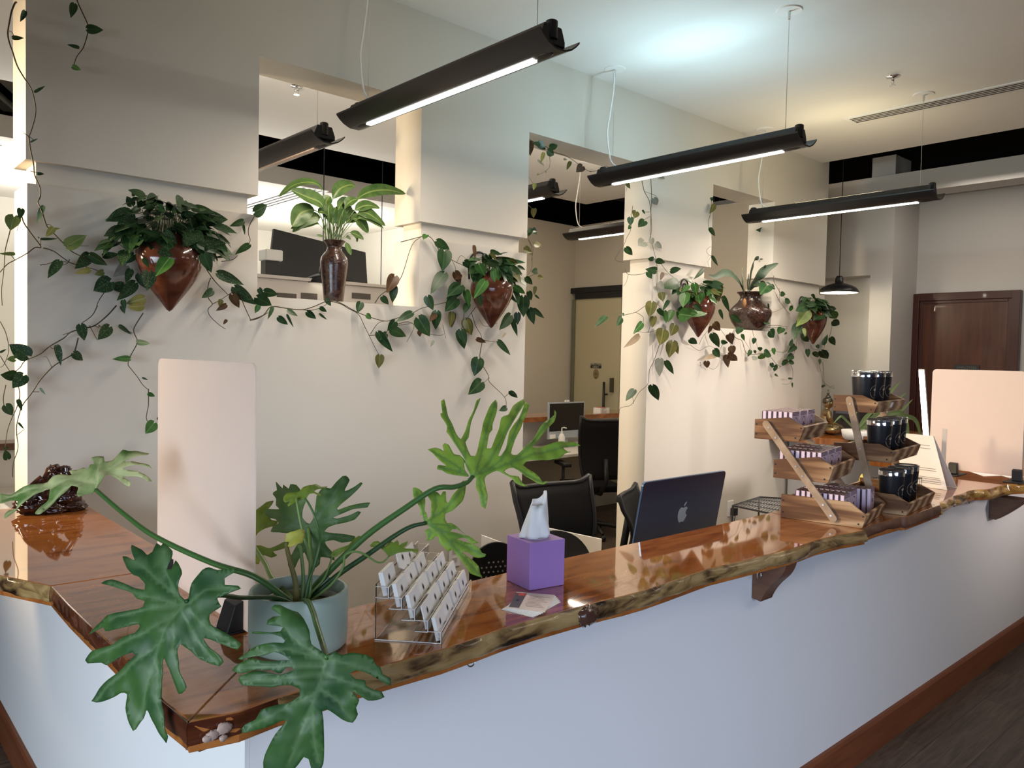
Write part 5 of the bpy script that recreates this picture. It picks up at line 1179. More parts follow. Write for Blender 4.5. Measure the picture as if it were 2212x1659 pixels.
def leafmat2(name, c0, c1, vein, rough=.46):
    m = mat(name, c0, rough, spec=.4); n, l = nodes_of(m); b = n['Principled BSDF']
    tc = n.new('ShaderNodeTexCoord'); nz = n.new('ShaderNodeTexNoise'); nz.inputs['Scale'].default_value = 14; nz.inputs['Detail'].default_value = 4
    l.new(tc.outputs['Object'], nz.inputs['Vector'])
    cr = n.new('ShaderNodeValToRGB'); e = cr.color_ramp.elements; e[0].position = .36; e[0].color = (*c0,1); e[1].position = .66; e[1].color = (*c1,1)
    l.new(nz.outputs[0], cr.inputs[0])
    at_ = n.new('ShaderNodeAttribute'); at_.attribute_name = 'vein'
    mx = n.new('ShaderNodeMixRGB'); l.new(at_.outputs['Fac'], mx.inputs[0]); l.new(cr.outputs[0], mx.inputs[1]); mx.inputs[2].default_value = (*vein,1)
    l.new(mx.outputs[0], b.inputs['Base Color'])
    tr = n.new('ShaderNodeBsdfTranslucent'); l.new(mx.outputs[0], tr.inputs[0]); ms = n.new('ShaderNodeMixShader'); ms.inputs[0].default_value = .22
    l.new(b.outputs[0], ms.inputs[1]); l.new(tr.outputs[0], ms.inputs[2]); l.new(ms.outputs[0], n['Material Output'].inputs[0])
    return m
ML_D = leafmat2('philodendron_dark', (.026,.085,.028), (.055,.135,.030), (.12,.21,.09))
ML_G = leafmat2('philodendron_green', (.22,.38,.045), (.33,.48,.065), (.13,.25,.06))
ML_M = leafmat2('philodendron_mid', (.065,.15,.036), (.12,.22,.05), (.11,.19,.08))
ML_V = leafmat2('philodendron_variegated', (.13,.26,.06), (.60,.62,.30), (.55,.60,.30))
ML_Y = leafmat2('philodendron_yellow', (.50,.48,.05), (.58,.54,.12), (.45,.50,.1))
ML_L = leafmat2('philodendron_lime', (.17,.26,.025), (.26,.33,.04), (.16,.26,.05))
def cut_leaf(name, outline, veins, cr, F, tilt, m, bulge=.25, ripple=.004, grid=.0085, label=None, j=None):
    """lobed leaf: outline traced, laid on its own tilted plane, refilled with a fine mesh, cupped, grooved along its veins"""
    jn = cr(j if j else veins[0][0]); p0 = at(jn[0], jn[1], d=F)
    n = (-CF_ + CR_*tilt[0] + CU_*tilt[1]).normalized()
    ax = CR_.cross(n); X = (CR_-n*CR_.dot(n)).normalized(); Yv = n.cross(X)
    def to2(q):
        c = cr(q); d = at_plane(c[0], c[1], p0, n)-p0; return Vector((d.dot(X), d.dot(Yv)))
    out = [to2(q) for q in outline]
    # round the outline
    O = []; N = len(out)
    for i in range(N):
        a, b, c, d = out[i-1], out[i], out[(i+1)%N], out[(i+2)%N]
        k = max(1, int((c-b).length/.006))
        k = min(k, 8)
        for t in range(k):
            u = t/k
            cm = 0.5*((2*b)+(c-a)*u+(2*a-5*b+4*c-d)*u*u+(3*b-a-3*c+d)*u**3); ln = b.lerp(c,u)
            O.append(ln.lerp(cm,.65))
    V = [[to2(q) for q in v] for v in veins]
    def vd(p):
        best = 9
        for v in V:
            for i in range(len(v)-1):
                a, b = v[i], v[i+1]; ab = b-a; t = max(0,min(1,(p-a).dot(ab)/max(1e-9,ab.length_squared)))
                best = min(best, (p-a-ab*t).length)
        return best
    pts = list(O); edges = [(i,(i+1)%len(O)) for i in range(len(O))]
    xs = [p.x for p in O]; ys = [p.y for p in O]
    g = grid; ny = int((max(ys)-min(ys))/g)+1; nx = int((max(xs)-min(xs))/g)+1
    def inside(p):
        c = False; jx = len(O)-1
        for i in range(len(O)):
            if (O[i].y > p.y) != (O[jx].y > p.y) and p.x < (O[jx].x-O[i].x)*(p.y-O[i].y)/(O[jx].y-O[i].y)+O[i].x: c = not c
            jx = i
        return c
    for iy in range(ny):
        for ix in range(nx):
            p = Vector((min(xs)+(ix+.5*(iy%2))*g, min(ys)+iy*g*.87))
            if inside(p): pts.append(p)
    for v in V:
        for i in range(len(v)-1):
            L = (v[i+1]-v[i]).length
            for t in range(max(1,int(L/.004))):
                p = v[i].lerp(v[i+1], t*.004/max(L,.004))
                if inside(p): pts.append(p)
    r = delaunay_2d_cdt(pts, edges, [], 1, 1e-5)
    vs2, _, fs = r[0], r[1], r[2]
    rad = max(p.length for p in O)
    verts = []; vein = []
    for p in vs2:
        d = vd(p); vein.append(math.exp(-(d/.0022)**2)*.85)
        h = -bulge*(p.length**2)/rad + ripple*noise.noise(Vector((p.x*38,p.y*38,hash(name)%7)))+.5*ripple*math.sin(p.x*70+p.y*50) - .0022*math.exp(-(d/.006)**2)+.06*bulge*min(d,.02)
        verts.append(p0+X*p.x+Yv*p.y+n*h)
    mb = MB().add(verts, [tuple(f) for f in fs])
    me = bpy.data.meshes.new('leaf'); inv = ROOTM[ph.name].inverted()
    me.from_pydata([tuple(inv @ v) for v in mb.v], [], mb.f); me.materials.append(m)
    a_ = me.attributes.new('vein','FLOAT','POINT'); a_.data.foreach_set('value', vein)
    me.polygons.foreach_set('use_smooth',[True]*len(me.polygons)); me.update()
    o = bpy.data.objects.new('leaf', me); COL.objects.link(o); o.parent = ph
    s = o.modifiers.new('solid','SOLIDIFY'); s.thickness = .0009; s.offset = 0
    if label: o['label'] = label
    return p0
k1 = crop(120,1140,3.318); k2 = crop(440,1240,3.959); k3 = crop(880,840,5.53); k4 = crop(780,1040,6.38); k5 = crop(540,1010,5.35); k6 = crop(0,950,6.506)
L1 = [(930,520),(870,460),(905,330),(885,280),(850,230),(820,295),(780,295),(815,210),(815,160),(760,110),(735,95),(715,118),(675,95),(655,160),(620,185),(560,140),(470,100),(462,115),(510,215),(430,185),(385,180),(400,215),(470,290),(520,330),(570,345),(625,400),(620,440),(520,420),(400,375),(320,352),(210,372),(320,400),(450,440),(520,465),(560,505),(620,520),(600,560),(460,590),(290,610),(240,650),(115,750),(250,700),(270,730),(400,720),(560,685),(575,700),(540,745),(440,780),(330,830),(150,875),(55,935),(80,960),(240,960),(280,978),(400,925),(520,890),(540,910),(430,990),(300,1070),(180,1150),(95,1240),(130,1250),(270,1230),(380,1180),(425,1190),(405,1290),(425,1460),(520,1370),(555,1310),(575,1310),(620,1440),(670,1550),(700,1500),(700,1350),(715,1100),(740,950),(760,930),(790,1020),(830,1190),(900,1140),(860,1010),(865,880),(880,830),(950,880),(1010,940),(1130,990),(1170,960),(1150,910),(1080,850),(1040,790),(1100,800),(1270,870),(1300,830),(1200,750),(1110,690),(1100,620),(1170,560),(1150,505),(1310,430),(1290,410),(1200,405),(1200,360),(1290,300),(1240,290),(1150,300),(1090,280),(1040,300),(980,400),(955,480),(945,518)]
V1 = [[(935,540),(830,640),(690,900),(560,1250),(440,1440)],[(920,540),(600,280),(450,190)],[(910,550),(620,580),(290,650)],[(840,640),(560,770),(120,930)],[(760,800),(450,1010),(130,1230)],[(690,900),(670,1250),(675,1500)],[(835,700),(830,900),(860,1120)],[(900,600),(990,800),(1120,960)],[(950,590),(1080,720),(1260,840)],[(960,540),(1080,440),(1250,420)],[(870,490),(760,300),(740,140)],[(850,540),(560,470),(300,370)]]
q1_ = cut_leaf('a', L1, V1, k1, 1.34, (-.25,.42), ML_D, .22, .005, label='big dark lobed leaf hanging over the left counter edge')
L2 = [(1050,700),(1000,655),(920,600),(900,480),(850,380),(800,325),(760,315),(700,290),(640,262),(590,260),(560,290),(610,330),(655,355),(580,365),(535,395),(530,430),(600,440),(670,455),(650,490),(570,500),(470,494),(395,496),(395,510),(480,514),(590,515),(660,540),(690,570),(680,590),(600,585),(500,600),(420,625),(340,680),(275,730),(300,740),(400,712),(500,700),(600,668),(680,695),(735,735),(640,745),(500,748),(400,725),(330,745),(240,800),(215,835),(275,856),(350,848),(430,822),(500,828),(565,820),(628,852),(660,850),(700,800),(750,795),(775,818),(640,866),(500,838),(420,832),(345,860),(290,878),(275,920),(310,960),(420,965),(500,970),(560,978),(640,960),(740,952),(820,985),(820,1040),(720,1110),(600,1130),(480,1170),(420,1260),(320,1310),(285,1350),(290,1390),(400,1365),(560,1310),(650,1265),(700,1260),(600,1380),(540,1480),(490,1580),(470,1659),(480,1760),(560,1850),(680,1780),(790,1659),(840,1590),(880,1610),(900,1700),(950,1760),(1005,1659),(1020,1500),(1020,1250),(1010,1175),(1050,1160),(1110,1200),(1190,1260),(1270,1285),(1315,1210),(1300,1150),(1330,1080),(1265,1005),(1330,1035),(1400,1085),(1480,1085),(1545,1060),(1520,1010),(1440,990),(1390,960),(1380,910),(1300,900),(1250,850),(1300,825),(1400,850),(1500,910),(1600,965),(1600,900),(1530,860),(1510,800),(1470,775),(1440,715),(1360,685),(1260,672),(1180,690),(1120,660),(1080,690)]
V2 = [[(1050,710),(980,960),(890,1200),(700,1659)],[(1020,720),(760,560),(600,330)],[(1010,730),(700,640),(300,720)],[(1000,790),(700,790),(240,820)],[(980,860),(700,890),(300,930)],[(950,1020),(700,1150),(310,1350)],[(930,1100),(930,1400),(960,1659)],[(970,970),(1120,1070),(1260,1260)],[(1010,850),(1250,930),(1520,1050)],[(1060,720),(1350,800),(1580,920)]]
q2_ = cut_leaf('b', L2, V2, k2, 1.30, (.15,.30), ML_D, .25, .006, label='big dark lobed leaf drooping in front of the counter edge', j=(1050,705))
L3 = [(760,1045),(720,960),(690,880),(680,880),(690,960),(740,1040),(620,1030),(480,1010),(420,970),(355,965),(370,905),(470,910),(430,880),(370,830),(300,750),(250,705),(340,685),(400,710),(440,735),(425,660),(450,635),(500,660),(560,770),(630,790),(690,850),(720,900),(700,860),(640,760),(560,640),(500,540),(470,500),(480,430),(410,300),(405,260),(430,255),(420,90),(455,65),(480,160),(500,290),(545,400),(590,530),(640,590),(700,480),(740,350),(800,230),(850,80),(895,55),(870,130),(820,250),(770,380),(740,560),(700,620),(730,740),(760,800),(810,800),(850,690),(880,540),(920,370),(1000,170),(1080,70),(1100,110),(1080,250),(1030,400),(1025,470),(985,520),(960,640),(950,710),(1000,710),(1060,560),(1110,440),(1140,310),(1220,270),(1300,130),(1420,50),(1440,90),(1300,330),(1215,480),(1160,620),(1085,800),(1115,800),(1190,680),(1235,480),(1360,290),(1445,95),(1490,110),(1470,200),(1430,300),(1370,440),(1300,580),(1250,750),(1320,765),(1450,640),(1540,540),(1620,400),(1720,290),(1810,220),(1815,155),(1838,190),(1810,300),(1740,380),(1640,500),(1550,620),(1500,680),(1620,650),(1760,600),(1900,560),(2040,545),(2130,590),(2000,600),(1900,650),(1960,690),(2010,680),(1920,720),(1850,780),(1700,810),(1560,830),(1450,835),(1400,890),(1440,930),(1520,970),(1600,1030),(1640,1080),(1700,1075),(1650,1110),(1560,1095),(1480,1050),(1400,1010),(1330,960),(1280,930),(1220,940),(1160,980),(1240,1030),(1330,1040),(1380,1110),(1450,1150),(1400,1150),(1300,1120),(1240,1060),(1160,1010),(1070,970),(1020,990),(940,1040),(920,1080),(940,1200),(960,1290),(940,1420),(890,1380),(850,1250),(820,1180),(820,1070),(790,1060)]
V3 = [[(775,1055),(680,820),(560,600),(440,120)],[(800,1045),(880,800),(960,450),(1080,100)],[(830,1030),(980,870),(1180,500),(1400,100)],[(880,1010),(1120,850),(1250,600),(1440,150)],[(850,1020),(1220,880),(1450,690),(1820,200)],[(1220,880),(1500,760),(2100,580)],[(1250,900),(1400,990),(1650,1090)],[(770,1055),(560,890),(270,710)],[(760,1050),(560,960),(380,930)],[(860,1060),(880,1200),(935,1400)],[(690,850),(700,600),(870,80)]]
q3_ = cut_leaf('c', L3, V3, k3, 1.78, (.25,.55), ML_G, .15, .005, label='bright green many fingered leaf raised at upper right', j=(775,1055))
L4 = [(870,560),(850,470),(815,460),(820,400),(775,300),(725,215),(720,80),(800,95),(870,170),(885,270),(875,400),(900,440),(920,520),(930,520),(960,480),(965,350),(970,280),(925,200),(1020,130),(1060,140),(1105,185),(1140,125),(1175,130),(1180,260),(1205,290),(1270,180),(1350,90),(1400,-10),(1440,-40),(1470,20),(1450,160),(1415,250),(1360,310),(1260,400),(1170,440),(1160,520),(1190,570),(1250,565),(1330,610),(1400,680),(1450,715),(1340,650),(1270,650),(1230,690),(1320,700),(1400,720),(1500,740),(1580,800),(1640,835),(1560,850),(1520,830),(1470,770),(1420,765),(1330,790),(1400,810),(1520,840),(1640,900),(1700,970),(1755,985),(1740,1020),(1650,1040),(1590,1030),(1500,970),(1400,960),(1480,1020),(1580,1080),(1660,1160),(1680,1250),(1715,1300),(1640,1290),(1530,1255),(1480,1200),(1380,1070),(1290,960),(1250,930),(1240,950),(1200,960),(1130,890),(1070,830),(1070,770),(1030,750),(990,800),(905,815),(915,760),(880,680),(950,640),(930,610),(880,590)]
V4 = [[(885,575),(1050,460),(1180,370),(1430,60)],[(960,540),(1040,350),(1030,150)],[(890,580),(1100,700),(1350,960),(1680,1280)],[(920,580),(1190,600),(1430,690)],[(940,600),(1230,715),(1500,760)],[(1250,800),(1500,900),(1730,1000)],[(880,570),(840,330),(760,120)],[(900,600),(960,700),(920,800)]]
q4_ = cut_leaf('d', L4, V4, k4, 1.72, (.3,.35), ML_G, .15, .005, label='green lobed leaf dipping toward the card holder', j=(885,575))
L5 = [(655,640),(600,580),(620,450),(640,370),(560,240),(520,200),(450,190),(430,245),(360,195),(350,240),(260,160),(280,260),(235,285),(230,310),(275,360),(285,440),(330,480),(160,480),(135,520),(200,580),(290,600),(330,640),(250,680),(215,745),(330,750),(420,760),(500,740),(620,750),(640,800),(600,850),(540,900),(420,1090),(420,1160),(470,1200),(560,1060),(620,980),(650,1060),(690,1150),(730,1170),(790,1120),(800,1040),(900,1050),(960,1080),(950,990),(890,920),(860,860),(960,840),(1050,870),(1180,850),(1200,800),(1060,770),(930,755),(860,740),(900,690),(980,660),(1080,640),(1200,600),(1260,515),(1230,505),(1140,550),(1000,590),(950,580),(1060,530),(1180,480),(1330,460),(1360,405),(1270,410),(1140,440),(1010,490),(1000,470),(1080,390),(1200,270),(1270,180),(1250,165),(1160,230),(1075,270),(1120,140),(1080,90),(1040,95),(980,160),(920,240),(840,220),(800,260),(760,330),(750,470),(740,560),(690,650)]
V5 = [[(675,675),(760,590),(880,430),(1060,130)],[(675,675),(900,590),(1330,430)],[(680,690),(960,620),(1240,530)],[(700,780),(950,790),(1180,830)],[(675,675),(710,900),(740,1140)],[(660,680),(480,600),(180,510)],[(670,700),(470,670),(230,720)],[(640,640),(480,440),(280,190)],[(700,860),(840,950),(940,1050)],[(640,900),(520,1000),(440,1150)],[(880,430),(1100,330),(1240,190)]]
cut_leaf('e', L5, V5, k5, 1.76, (-.05,.15), ML_M, .18, .005, label='wide dark leaf standing upright behind the pot stalks', j=(672,675))
L6 = [(1340,700),(1280,740),(1220,740),(1100,800),(1080,740),(1100,670),(1000,640),(900,740),(780,820),(680,920),(560,1030),(480,1020),(560,920),(660,820),(680,650),(620,660),(480,740),(330,830),(220,890),(130,970),(20,1060),(20,990),(80,930),(180,900),(200,800),(100,790),(0,830),(-60,840),(-60,690),(100,690),(260,640),(420,610),(520,580),(640,560),(720,500),(850,475),(1000,480),(960,420),(1060,400),(1160,370),(1230,410),(1270,350),(1320,340),(1290,260),(1400,220),(1450,220),(1460,290),(1560,270),(1640,210),(1720,130),(1800,140),(1930,130),(2060,130),(2060,155),(1960,190),(1830,230),(1730,290),(1880,300),(2080,325),(2115,360),(1960,345),(1800,370),(1720,400),(1900,430),(2040,480),(2120,550),(2080,565),(1960,510),(1800,490),(1720,500),(1830,590),(1830,640),(1760,630),(1640,530),(1540,480),(1480,530),(1440,590),(1360,680)]
V6 = [[(1345,680),(1400,480),(1700,280),(2040,140)],[(1400,480),(1700,430),(2100,350)],[(1400,490),(1700,460),(2080,550)],[(1350,600),(1000,540),(500,640),(0,740)],[(1200,580),(900,680),(540,1000)],[(900,580),(500,700),(60,980)],[(1360,560),(1380,400),(1400,250)]]
q6_ = cut_leaf('f', L6, V6, k6, 1.80, (.05,.9), ML_V, .10, .006, label='pale variegated leaf reaching left over the root carving', j=(1345,690))
L7 = [(55,800),(-60,830),(-150,760),(-120,640),(40,560),(75,490),(170,400),(255,380),(240,420),(180,500),(230,600),(310,620),(270,670),(180,700),(90,760)]
cut_leaf('g', L7, [[(60,700),(150,520),(245,390)],[(60,710),(180,660),(300,630)]], k5, 1.84, (-.2,.2), ML_L, .1, .004, label='olive leaf showing beside the left acrylic screen edge', j=(40,700))
L7b = [(40,1100),(-60,1050),(-40,930),(50,905),(130,900),(220,930),(390,850),(400,920),(260,970),(300,1010),(240,1040),(160,1010),(130,1040),(100,1120)]
cut_leaf('h', L7b, [[(50,1000),(150,960),(390,880)],[(50,1000),(100,1000),(280,1015)]], k5, 1.82, (-.2,.3), ML_L, .1, .004, j=(45,1000))
L8 = [(640,365),(600,360),(530,390),(440,440),(430,420),(470,370),(400,390),(380,360),(380,330),(420,280),(560,270),(610,220),(720,195),(760,175),(820,195),(890,180),(860,215),(770,240),(740,275),(835,310),(810,325),(740,300),(690,310)]
cut_leaf('i', L8, [[(640,360),(600,280),(500,320),(400,370)],[(640,350),(700,240),(870,190)]], k5, 1.66, (.1,.9), ML_L, .12, .004, label='small lime young leaf on top of two thin stalks', j=(635,362))
L9 = [(385,1030),(340,980),(270,910),(230,880),(140,890),(115,870),(170,820),(230,815),(280,850),(330,890),(380,850),(400,820),(450,840),(495,790),(520,830),(520,880),(570,840),(645,805),(630,860),(580,915),(680,915),(780,910),(790,950),(740,975),(700,950),(600,970),(500,985),(420,1020)]
cut_leaf('j', L9, [[(385,1030),(300,900),(150,870)],[(390,1020),(430,900),(495,800)],[(395,1020),(520,930),(640,820)],[(400,1015),(600,940),(780,930)]], k4, 1.68, (.1,.6), ML_L, .1, .003, j=(387,1025))
L10 = [(400,850),(420,760),(520,730),(560,710),(605,720),(610,800),(600,870),(540,890),(480,920),(410,900)]
cut_leaf('k', L10, [[(420,880),(500,820),(590,740)]], k5, 1.57, (0,.2), ML_Y, .3, .008, grid=.006, label='withered yellow leaf scrap', j=(425,880))
L11 = [(930,1010),(960,960),(1040,930),(1140,890),(1200,820),(1260,780),(1320,800),(1300,840),(1200,900),(1100,960),(1000,1030),(950,1040)]
cut_leaf('l', L11, [[(950,1010),(1300,810)]], k5, 1.66, (.2,.3), ML_L, .2, .008, grid=.006, j=(950,1010))
# petioles
def petiole(pix, Fs, r0, r1, m):
    n = len(pix); P = []
    for i, q in enumerate(pix):
        u = i/(n-1); F = Fs[0]+(Fs[1]-Fs[0])*u if len(Fs) == 2 else Fs[i]
        P.append(at(q[0], q[1], d=F))
    P = smooth_path(P, 5); N = len(P)
    MB().tube(P, [r0+(r1-r0)*i/(N-1) for i in range(N)], 8).build('stalk', m, ph, smooth=True)
mS = mat('philodendron_stalk', (.050,.130,.030), .35); mSd = mat('philodendron_stalk_dark', (.025,.065,.020), .35); mSl = mat('philodendron_stalk_light', (.14,.24,.06), .4); mSb = mat('philodendron_stalk_brown', (.16,.14,.04), .5)
petiole([(634,1306),(600,1293),(572,1290),(520,1291),(478,1286),(430,1292),(402,1299)], (1.60,1.34), .0052,.0038, mSd)
petiole([(640,1315),(627,1302),(608,1286),(549,1245),(457.5,1215.6),(338.5,1160.8),(270,1112),(207,1058)], (1.61,1.605,1.60,1.60,1.64,1.70,1.75,1.80), .0078,.0048, mS)
petiole([(650,1300),(665,1300),(676,1322),(684,1350),(698,1395),(706,1420)], (1.58,1.30), .0060,.0048, mS)
petiole([(655,1303),(666,1284),(710,1235),(791,1157.6),(872,1100),(939.6,1056),(980,1052),(1007,1043),(1020,1031)], (1.62,1.78), .0080,.0050, mS)
petiole([(655,1308),(676,1289),(730,1242),(794.5,1198),(852,1157.6),(889,1137),(919,1130)], (1.63,1.72), .0066,.0046, mSd)
petiole([(655,1305),(668,1260),(671,1200),(666,1137)], (1.62,1.765), .0052,.0036, mSl)
petiole([(660,1300),(668,1285),(671,1234),(667,1197),(652,1141),(641,1083),(640,1078)], (1.60,1.66), .0042,.0024, mSl)
petiole([(658,1302),(668,1250),(678,1225),(690,1180),(691,1155),(682,1120),(668,1090),(659,1077)], (1.60,1.66), .0036,.0022, mS)
petiole([(641,1315),(640,1301),(639,1262),(630,1225),(621,1190),(618.5,1172)], (1.59,1.57), .0075,.0040, mSb)
petiole([(640,1312),(622,1285),(588.6,1251),(573.6,1219),(556,1192),(545,1175)], (1.63,1.68,1.73,1.77,1.80,1.82), .0072,.0046, mSl)
petiole([(668,1300),(690,1284),(720,1258),(741,1225),(745,1200),(762,1192),(780,1194),(796,1203),(814,1214),(827,1214),(840,1202)], (1.60,1.68), .0030,.0018, mSl)
petiole([(650,1310),(655,1250),(650,1190),(646,1180)], (1.60,1.62), .0044,.0030, mSl)
petiole([(655,1310),(668,1285),(700,1250),(717,1205)], (1.60,1.66), .0030,.0018, mSl)

# ---------------------------------------------------------------- carved root on the left end slab
RC = Vector((.655,3.262,ZT+.001))
r = thing('root_carving', 'glossy dark carved wood root sculpture on the left end of the counter', 'carving', RC)
m_root = mat('lacquered_root', (.035,.010,.006), .12, coat=.6)
ramp_tex(m_root, 'noise', 14, [(.35,(.012,.004,.003)),(.6,(.045,.014,.008)),(.75,(.10,.03,.014))], (1,1,1), 6, 1.5)
def rp(px_, py_, dy=0): return at(px_, py_, y=RC.y+dy)
b = MB()
for px_,py_,rx,rz,dy in ((70,1092,.055,.030,0),(110,1094,.06,.030,-.01),(150,1092,.052,.030,0),(62,1078,.038,.028,.01),(95,1072,.045,.032,0),(140,1074,.05,.034,0),(160,1062,.030,.034,.01),(82,1056,.024,.030,0),(105,1046,.030,.030,.01),(122,1026,.030,.028,0),(140,1020,.024,.022,0),(112,1018,.020,.020,0)):
    b.ball(rp(px_,py_,dy), rx, .055 if py_ > 1070 else .035, rz, 26, 18, nz=.42, ns=24)
for pts in ([(60,1095),(75,1070),(95,1040),(110,1015),(125,1009)],[(170,1095),(168,1065),(158,1040),(146,1022),(144,1008)],[(45,1095),(60,1062),(82,1040),(92,1032)],[(130,1095),(150,1050),(162,1042),(172,1050)]):
    b.tube(smooth_path([rp(q[0],q[1],RND.uniform(-.03,0)) for q in pts],4), .013, 10)
for v_ in b.v: v_.z = max(v_.z, ZT+.001)
o = b.build('carving', m_root, r, smooth=True)
# ---------------------------------------------------------------- staff desk behind the counter, computer
m_desk = mat('white_laminate', (.66,.62,.56), .4)
d = thing('staff_desk', 'low white staff desk behind the reception counter', 'desk', (2.6,1.95,0))
MB().box(1.0,4.35,1.66,2.16,.715,.74).build('desk_top', m_desk, d, bevel=.003)
for xx in (1.02,2.65,4.30): MB().box(xx,xx+.03,1.70,2.12,0,.714).build('support_panel', m_desk, d)
ti = math.radians(10); YI = 1.826
TL = at(1392,1042,y=YI); TR = at(1569,1018,y=YI)
mc = thing('desktop_computer', 'dark blue all in one computer seen from behind over the counter', 'computer', ((TL.x+TR.x)/2, YI+.08, .741))
upv = Vector((0,-math.sin(ti),math.cos(ti))); xv = Vector((1,0,0)); bk = Vector((0,-math.cos(ti),-math.sin(ti)))
wI = TR.x-TL.x; ctop = Vector(((TL.x+TR.x)/2, YI, (TL.z+TR.z)/2)); hI = .40
def RR(c, w, h, r, n=6):
    out = []
    for sx, sy, a0 in ((1,1,0),(-1,1,90),(-1,-1,180),(1,-1,270)):
        for k in range(n+1):
            a = math.radians(a0+90*k/n); out.append(c+xv*(sx*(w/2-r)+r*math.cos(a))+upv*(sy*(h/2-r)+r*math.sin(a)))
    return out
cI = ctop-upv*(hI/2)
m_nav = mat('midnight_blue_shell', (.010,.018,.055), .28, metal=.35, spec=.5)
MB().prism(RR(cI, wI, hI, .016), -bk*.0115).build('display_shell', m_nav, mc, bevel=.0012)
MB().prism(RR(cI-bk*.0117, wI-.004, hI-.004, .014), -bk*.0006).build('screen_glass', mat('screen_black',(.005,.005,.006),.08), mc)
MB().prism(RR(cI-bk*.0022, wI+.0016, hI+.0016, .0165), -bk*.0072).build('side_band', mat('blue_aluminium',(.07,.13,.26),.3,metal=.7), mc)
lc = at_plane(1474,1109, cI, bk); lc = lc+bk*.0006; us = .0375
AP = [(0,.62),(.18,.72),(.42,.74),(.66,.62),(.76,.50),(.62,.38),(.54,.18),(.57,-.03),(.69,-.18),(.83,-.25),(.74,-.46),(.60,-.70),(.44,-.90),(.28,-.98),(.12,-.94),(0,-.90),(-.12,-.94),(-.28,-.99),(-.46,-.90),(-.64,-.66),(-.78,-.34),(-.84,0),(-.80,.32),(-.66,.58),(-.44,.72),(-.22,.72)]
LFp = [(0,.80),(.02,.98),(.12,1.16),(.28,1.29),(.42,1.33),(.41,1.18),(.33,1.0),(.18,.86)]
lg_ = MB()
for poly in (AP, LFp):
    pts = smooth_path([Vector((q[0],q[1],0)) for q in poly+[poly[0]]],3)[:-1] if poly is AP else [Vector((q[0],q[1],0)) for q in poly]
    lg_.prism([lc+xv*(q.x*us)+upv*(q.y*us) for q in pts], bk*.0005)
lg_.build('apple_emblem', mat('mirror_blue',(.30,.38,.52),.15,metal=.9), mc)
MB().box(ctop.x-.065,ctop.x+.065,YI+.02,YI+.19,.741,.747).build('stand_foot', m_nav, mc, bevel=.002)
MB().obox((ctop.x, YI+.085, .845), xv, Vector((0,1,0)), Vector((0,0,1)), .055,.004,.10).build('stand_neck', m_nav, mc, bevel=.001)

# ---------------------------------------------------------------- office chairs
m_mesh = mat('black_mesh', (.008,.008,.009), .75, spec=.2); m_pad = mat('black_fabric', (.010,.010,.011), .9, spec=.1)
def office_chair(label, loc, rz, htop, wtop=.46, grp='black mesh office chairs'):
    c = thing('office_chair', label, 'chair', loc, rz, grp)
    M = ROOTM[c.name]
    def W(x,y,z): return M @ Vector((x,y,z))
    X, Yv, Zv = (M.to_3x3() @ Vector(v) for v in ((1,0,0),(0,1,0),(0,0,1)))
    def bx(x0,x1,y0,y1,z0,z1): return MB().obox(W((x0+x1)/2,(y0+y1)/2,(z0+z1)/2), X,Yv,Zv,(x1-x0)/2,(y1-y0)/2,(z1-z0)/2)
    bx(-.24,.24,-.26,.22,.43,.49).build('seat', m_pad, c, bevel=.02, seg=3)
    # curved back: grid bowed in y, ears at the top corners
    nU, nV = 12, 9; vs = []
    for j in range(nV):
        v = j/(nV-1)
        for i in range(nU):
            u = i/(nU-1)*2-1; w_ = (.17+.06*v**.6)*wtop/.46
            z = .56+(htop-.56)*v+ (.035*max(0,abs(u)-.78)/.22 if j == nV-1 else 0)
            y = .26+.05*v-.06*(1-u*u)*-.6-.05*math.sin(v*math.pi)
            vs.append(W(u*w_, y, z))
    fs = [(j*nU+i,j*nU+i+1,(j+1)*nU+i+1,(j+1)*nU+i) for j in range(nV-1) for i in range(nU-1)]
    bk_ = MB().add(vs, fs).build('backrest', m_mesh, c, smooth=True, solid=.012)
    rim = [vs[j*nU] for j in range(nV)]+[vs[(nV-1)*nU+i] for i in range(nU)]+[vs[j*nU+nU-1] for j in range(nV-1,-1,-1)]
    MB().tube(rim, .013, 8).build('back_frame', M_BLKP, c, smooth=True)
    MB().tube([W(0,.30,.75), W(0,.33,.55), W(0,.20,.42), W(0,0,.41)], .022, 8).build('back_support', M_BLKP, c, smooth=True)
    for sx in (-1,1):
        ar = bx(sx*.29-.04,sx*.29+.04,-.16,.12,.655,.69).build('armrest', M_BLKP, c, bevel=.012)
        MB().tube([W(sx*.29,0,.655),W(sx*.29,.0,.46),W(sx*.20,.0,.425)], .016, 8).build('arm_post', M_BLKP, ar, smooth=True)
    MB().tube([W(0,0,.42),W(0,0,.12)], .028, 12).build('gas_column', M_BLKP, c)
    for k in range(5):
        a = 2*math.pi*k/5+.3
        lg_ = MB().tube([W(0,0,.12),W(.16*math.cos(a),.16*math.sin(a),.10),W(.29*math.cos(a),.29*math.sin(a),.07)], [.026,.02,.014], 8).build('base_leg', M_BLKP, c, smooth=True)
        MB().ball(W(.29*math.cos(a),.29*math.sin(a),.03), .03,.03,.0295, 12, 8).build('caster', M_BLKP, lg_, smooth=True)
    return c
office_chair('black mesh office chair behind the purple tissue box', (2.80,2.52,0), -.13, 1.0, .50)
office_chair('black office chair half hidden by the blue computer', (3.65,2.60,0), .50, .87, .50)
office_chair('black mesh office chair at the inner office desk', (5.455,4.90,0), math.pi-.45, 1.10, .50)

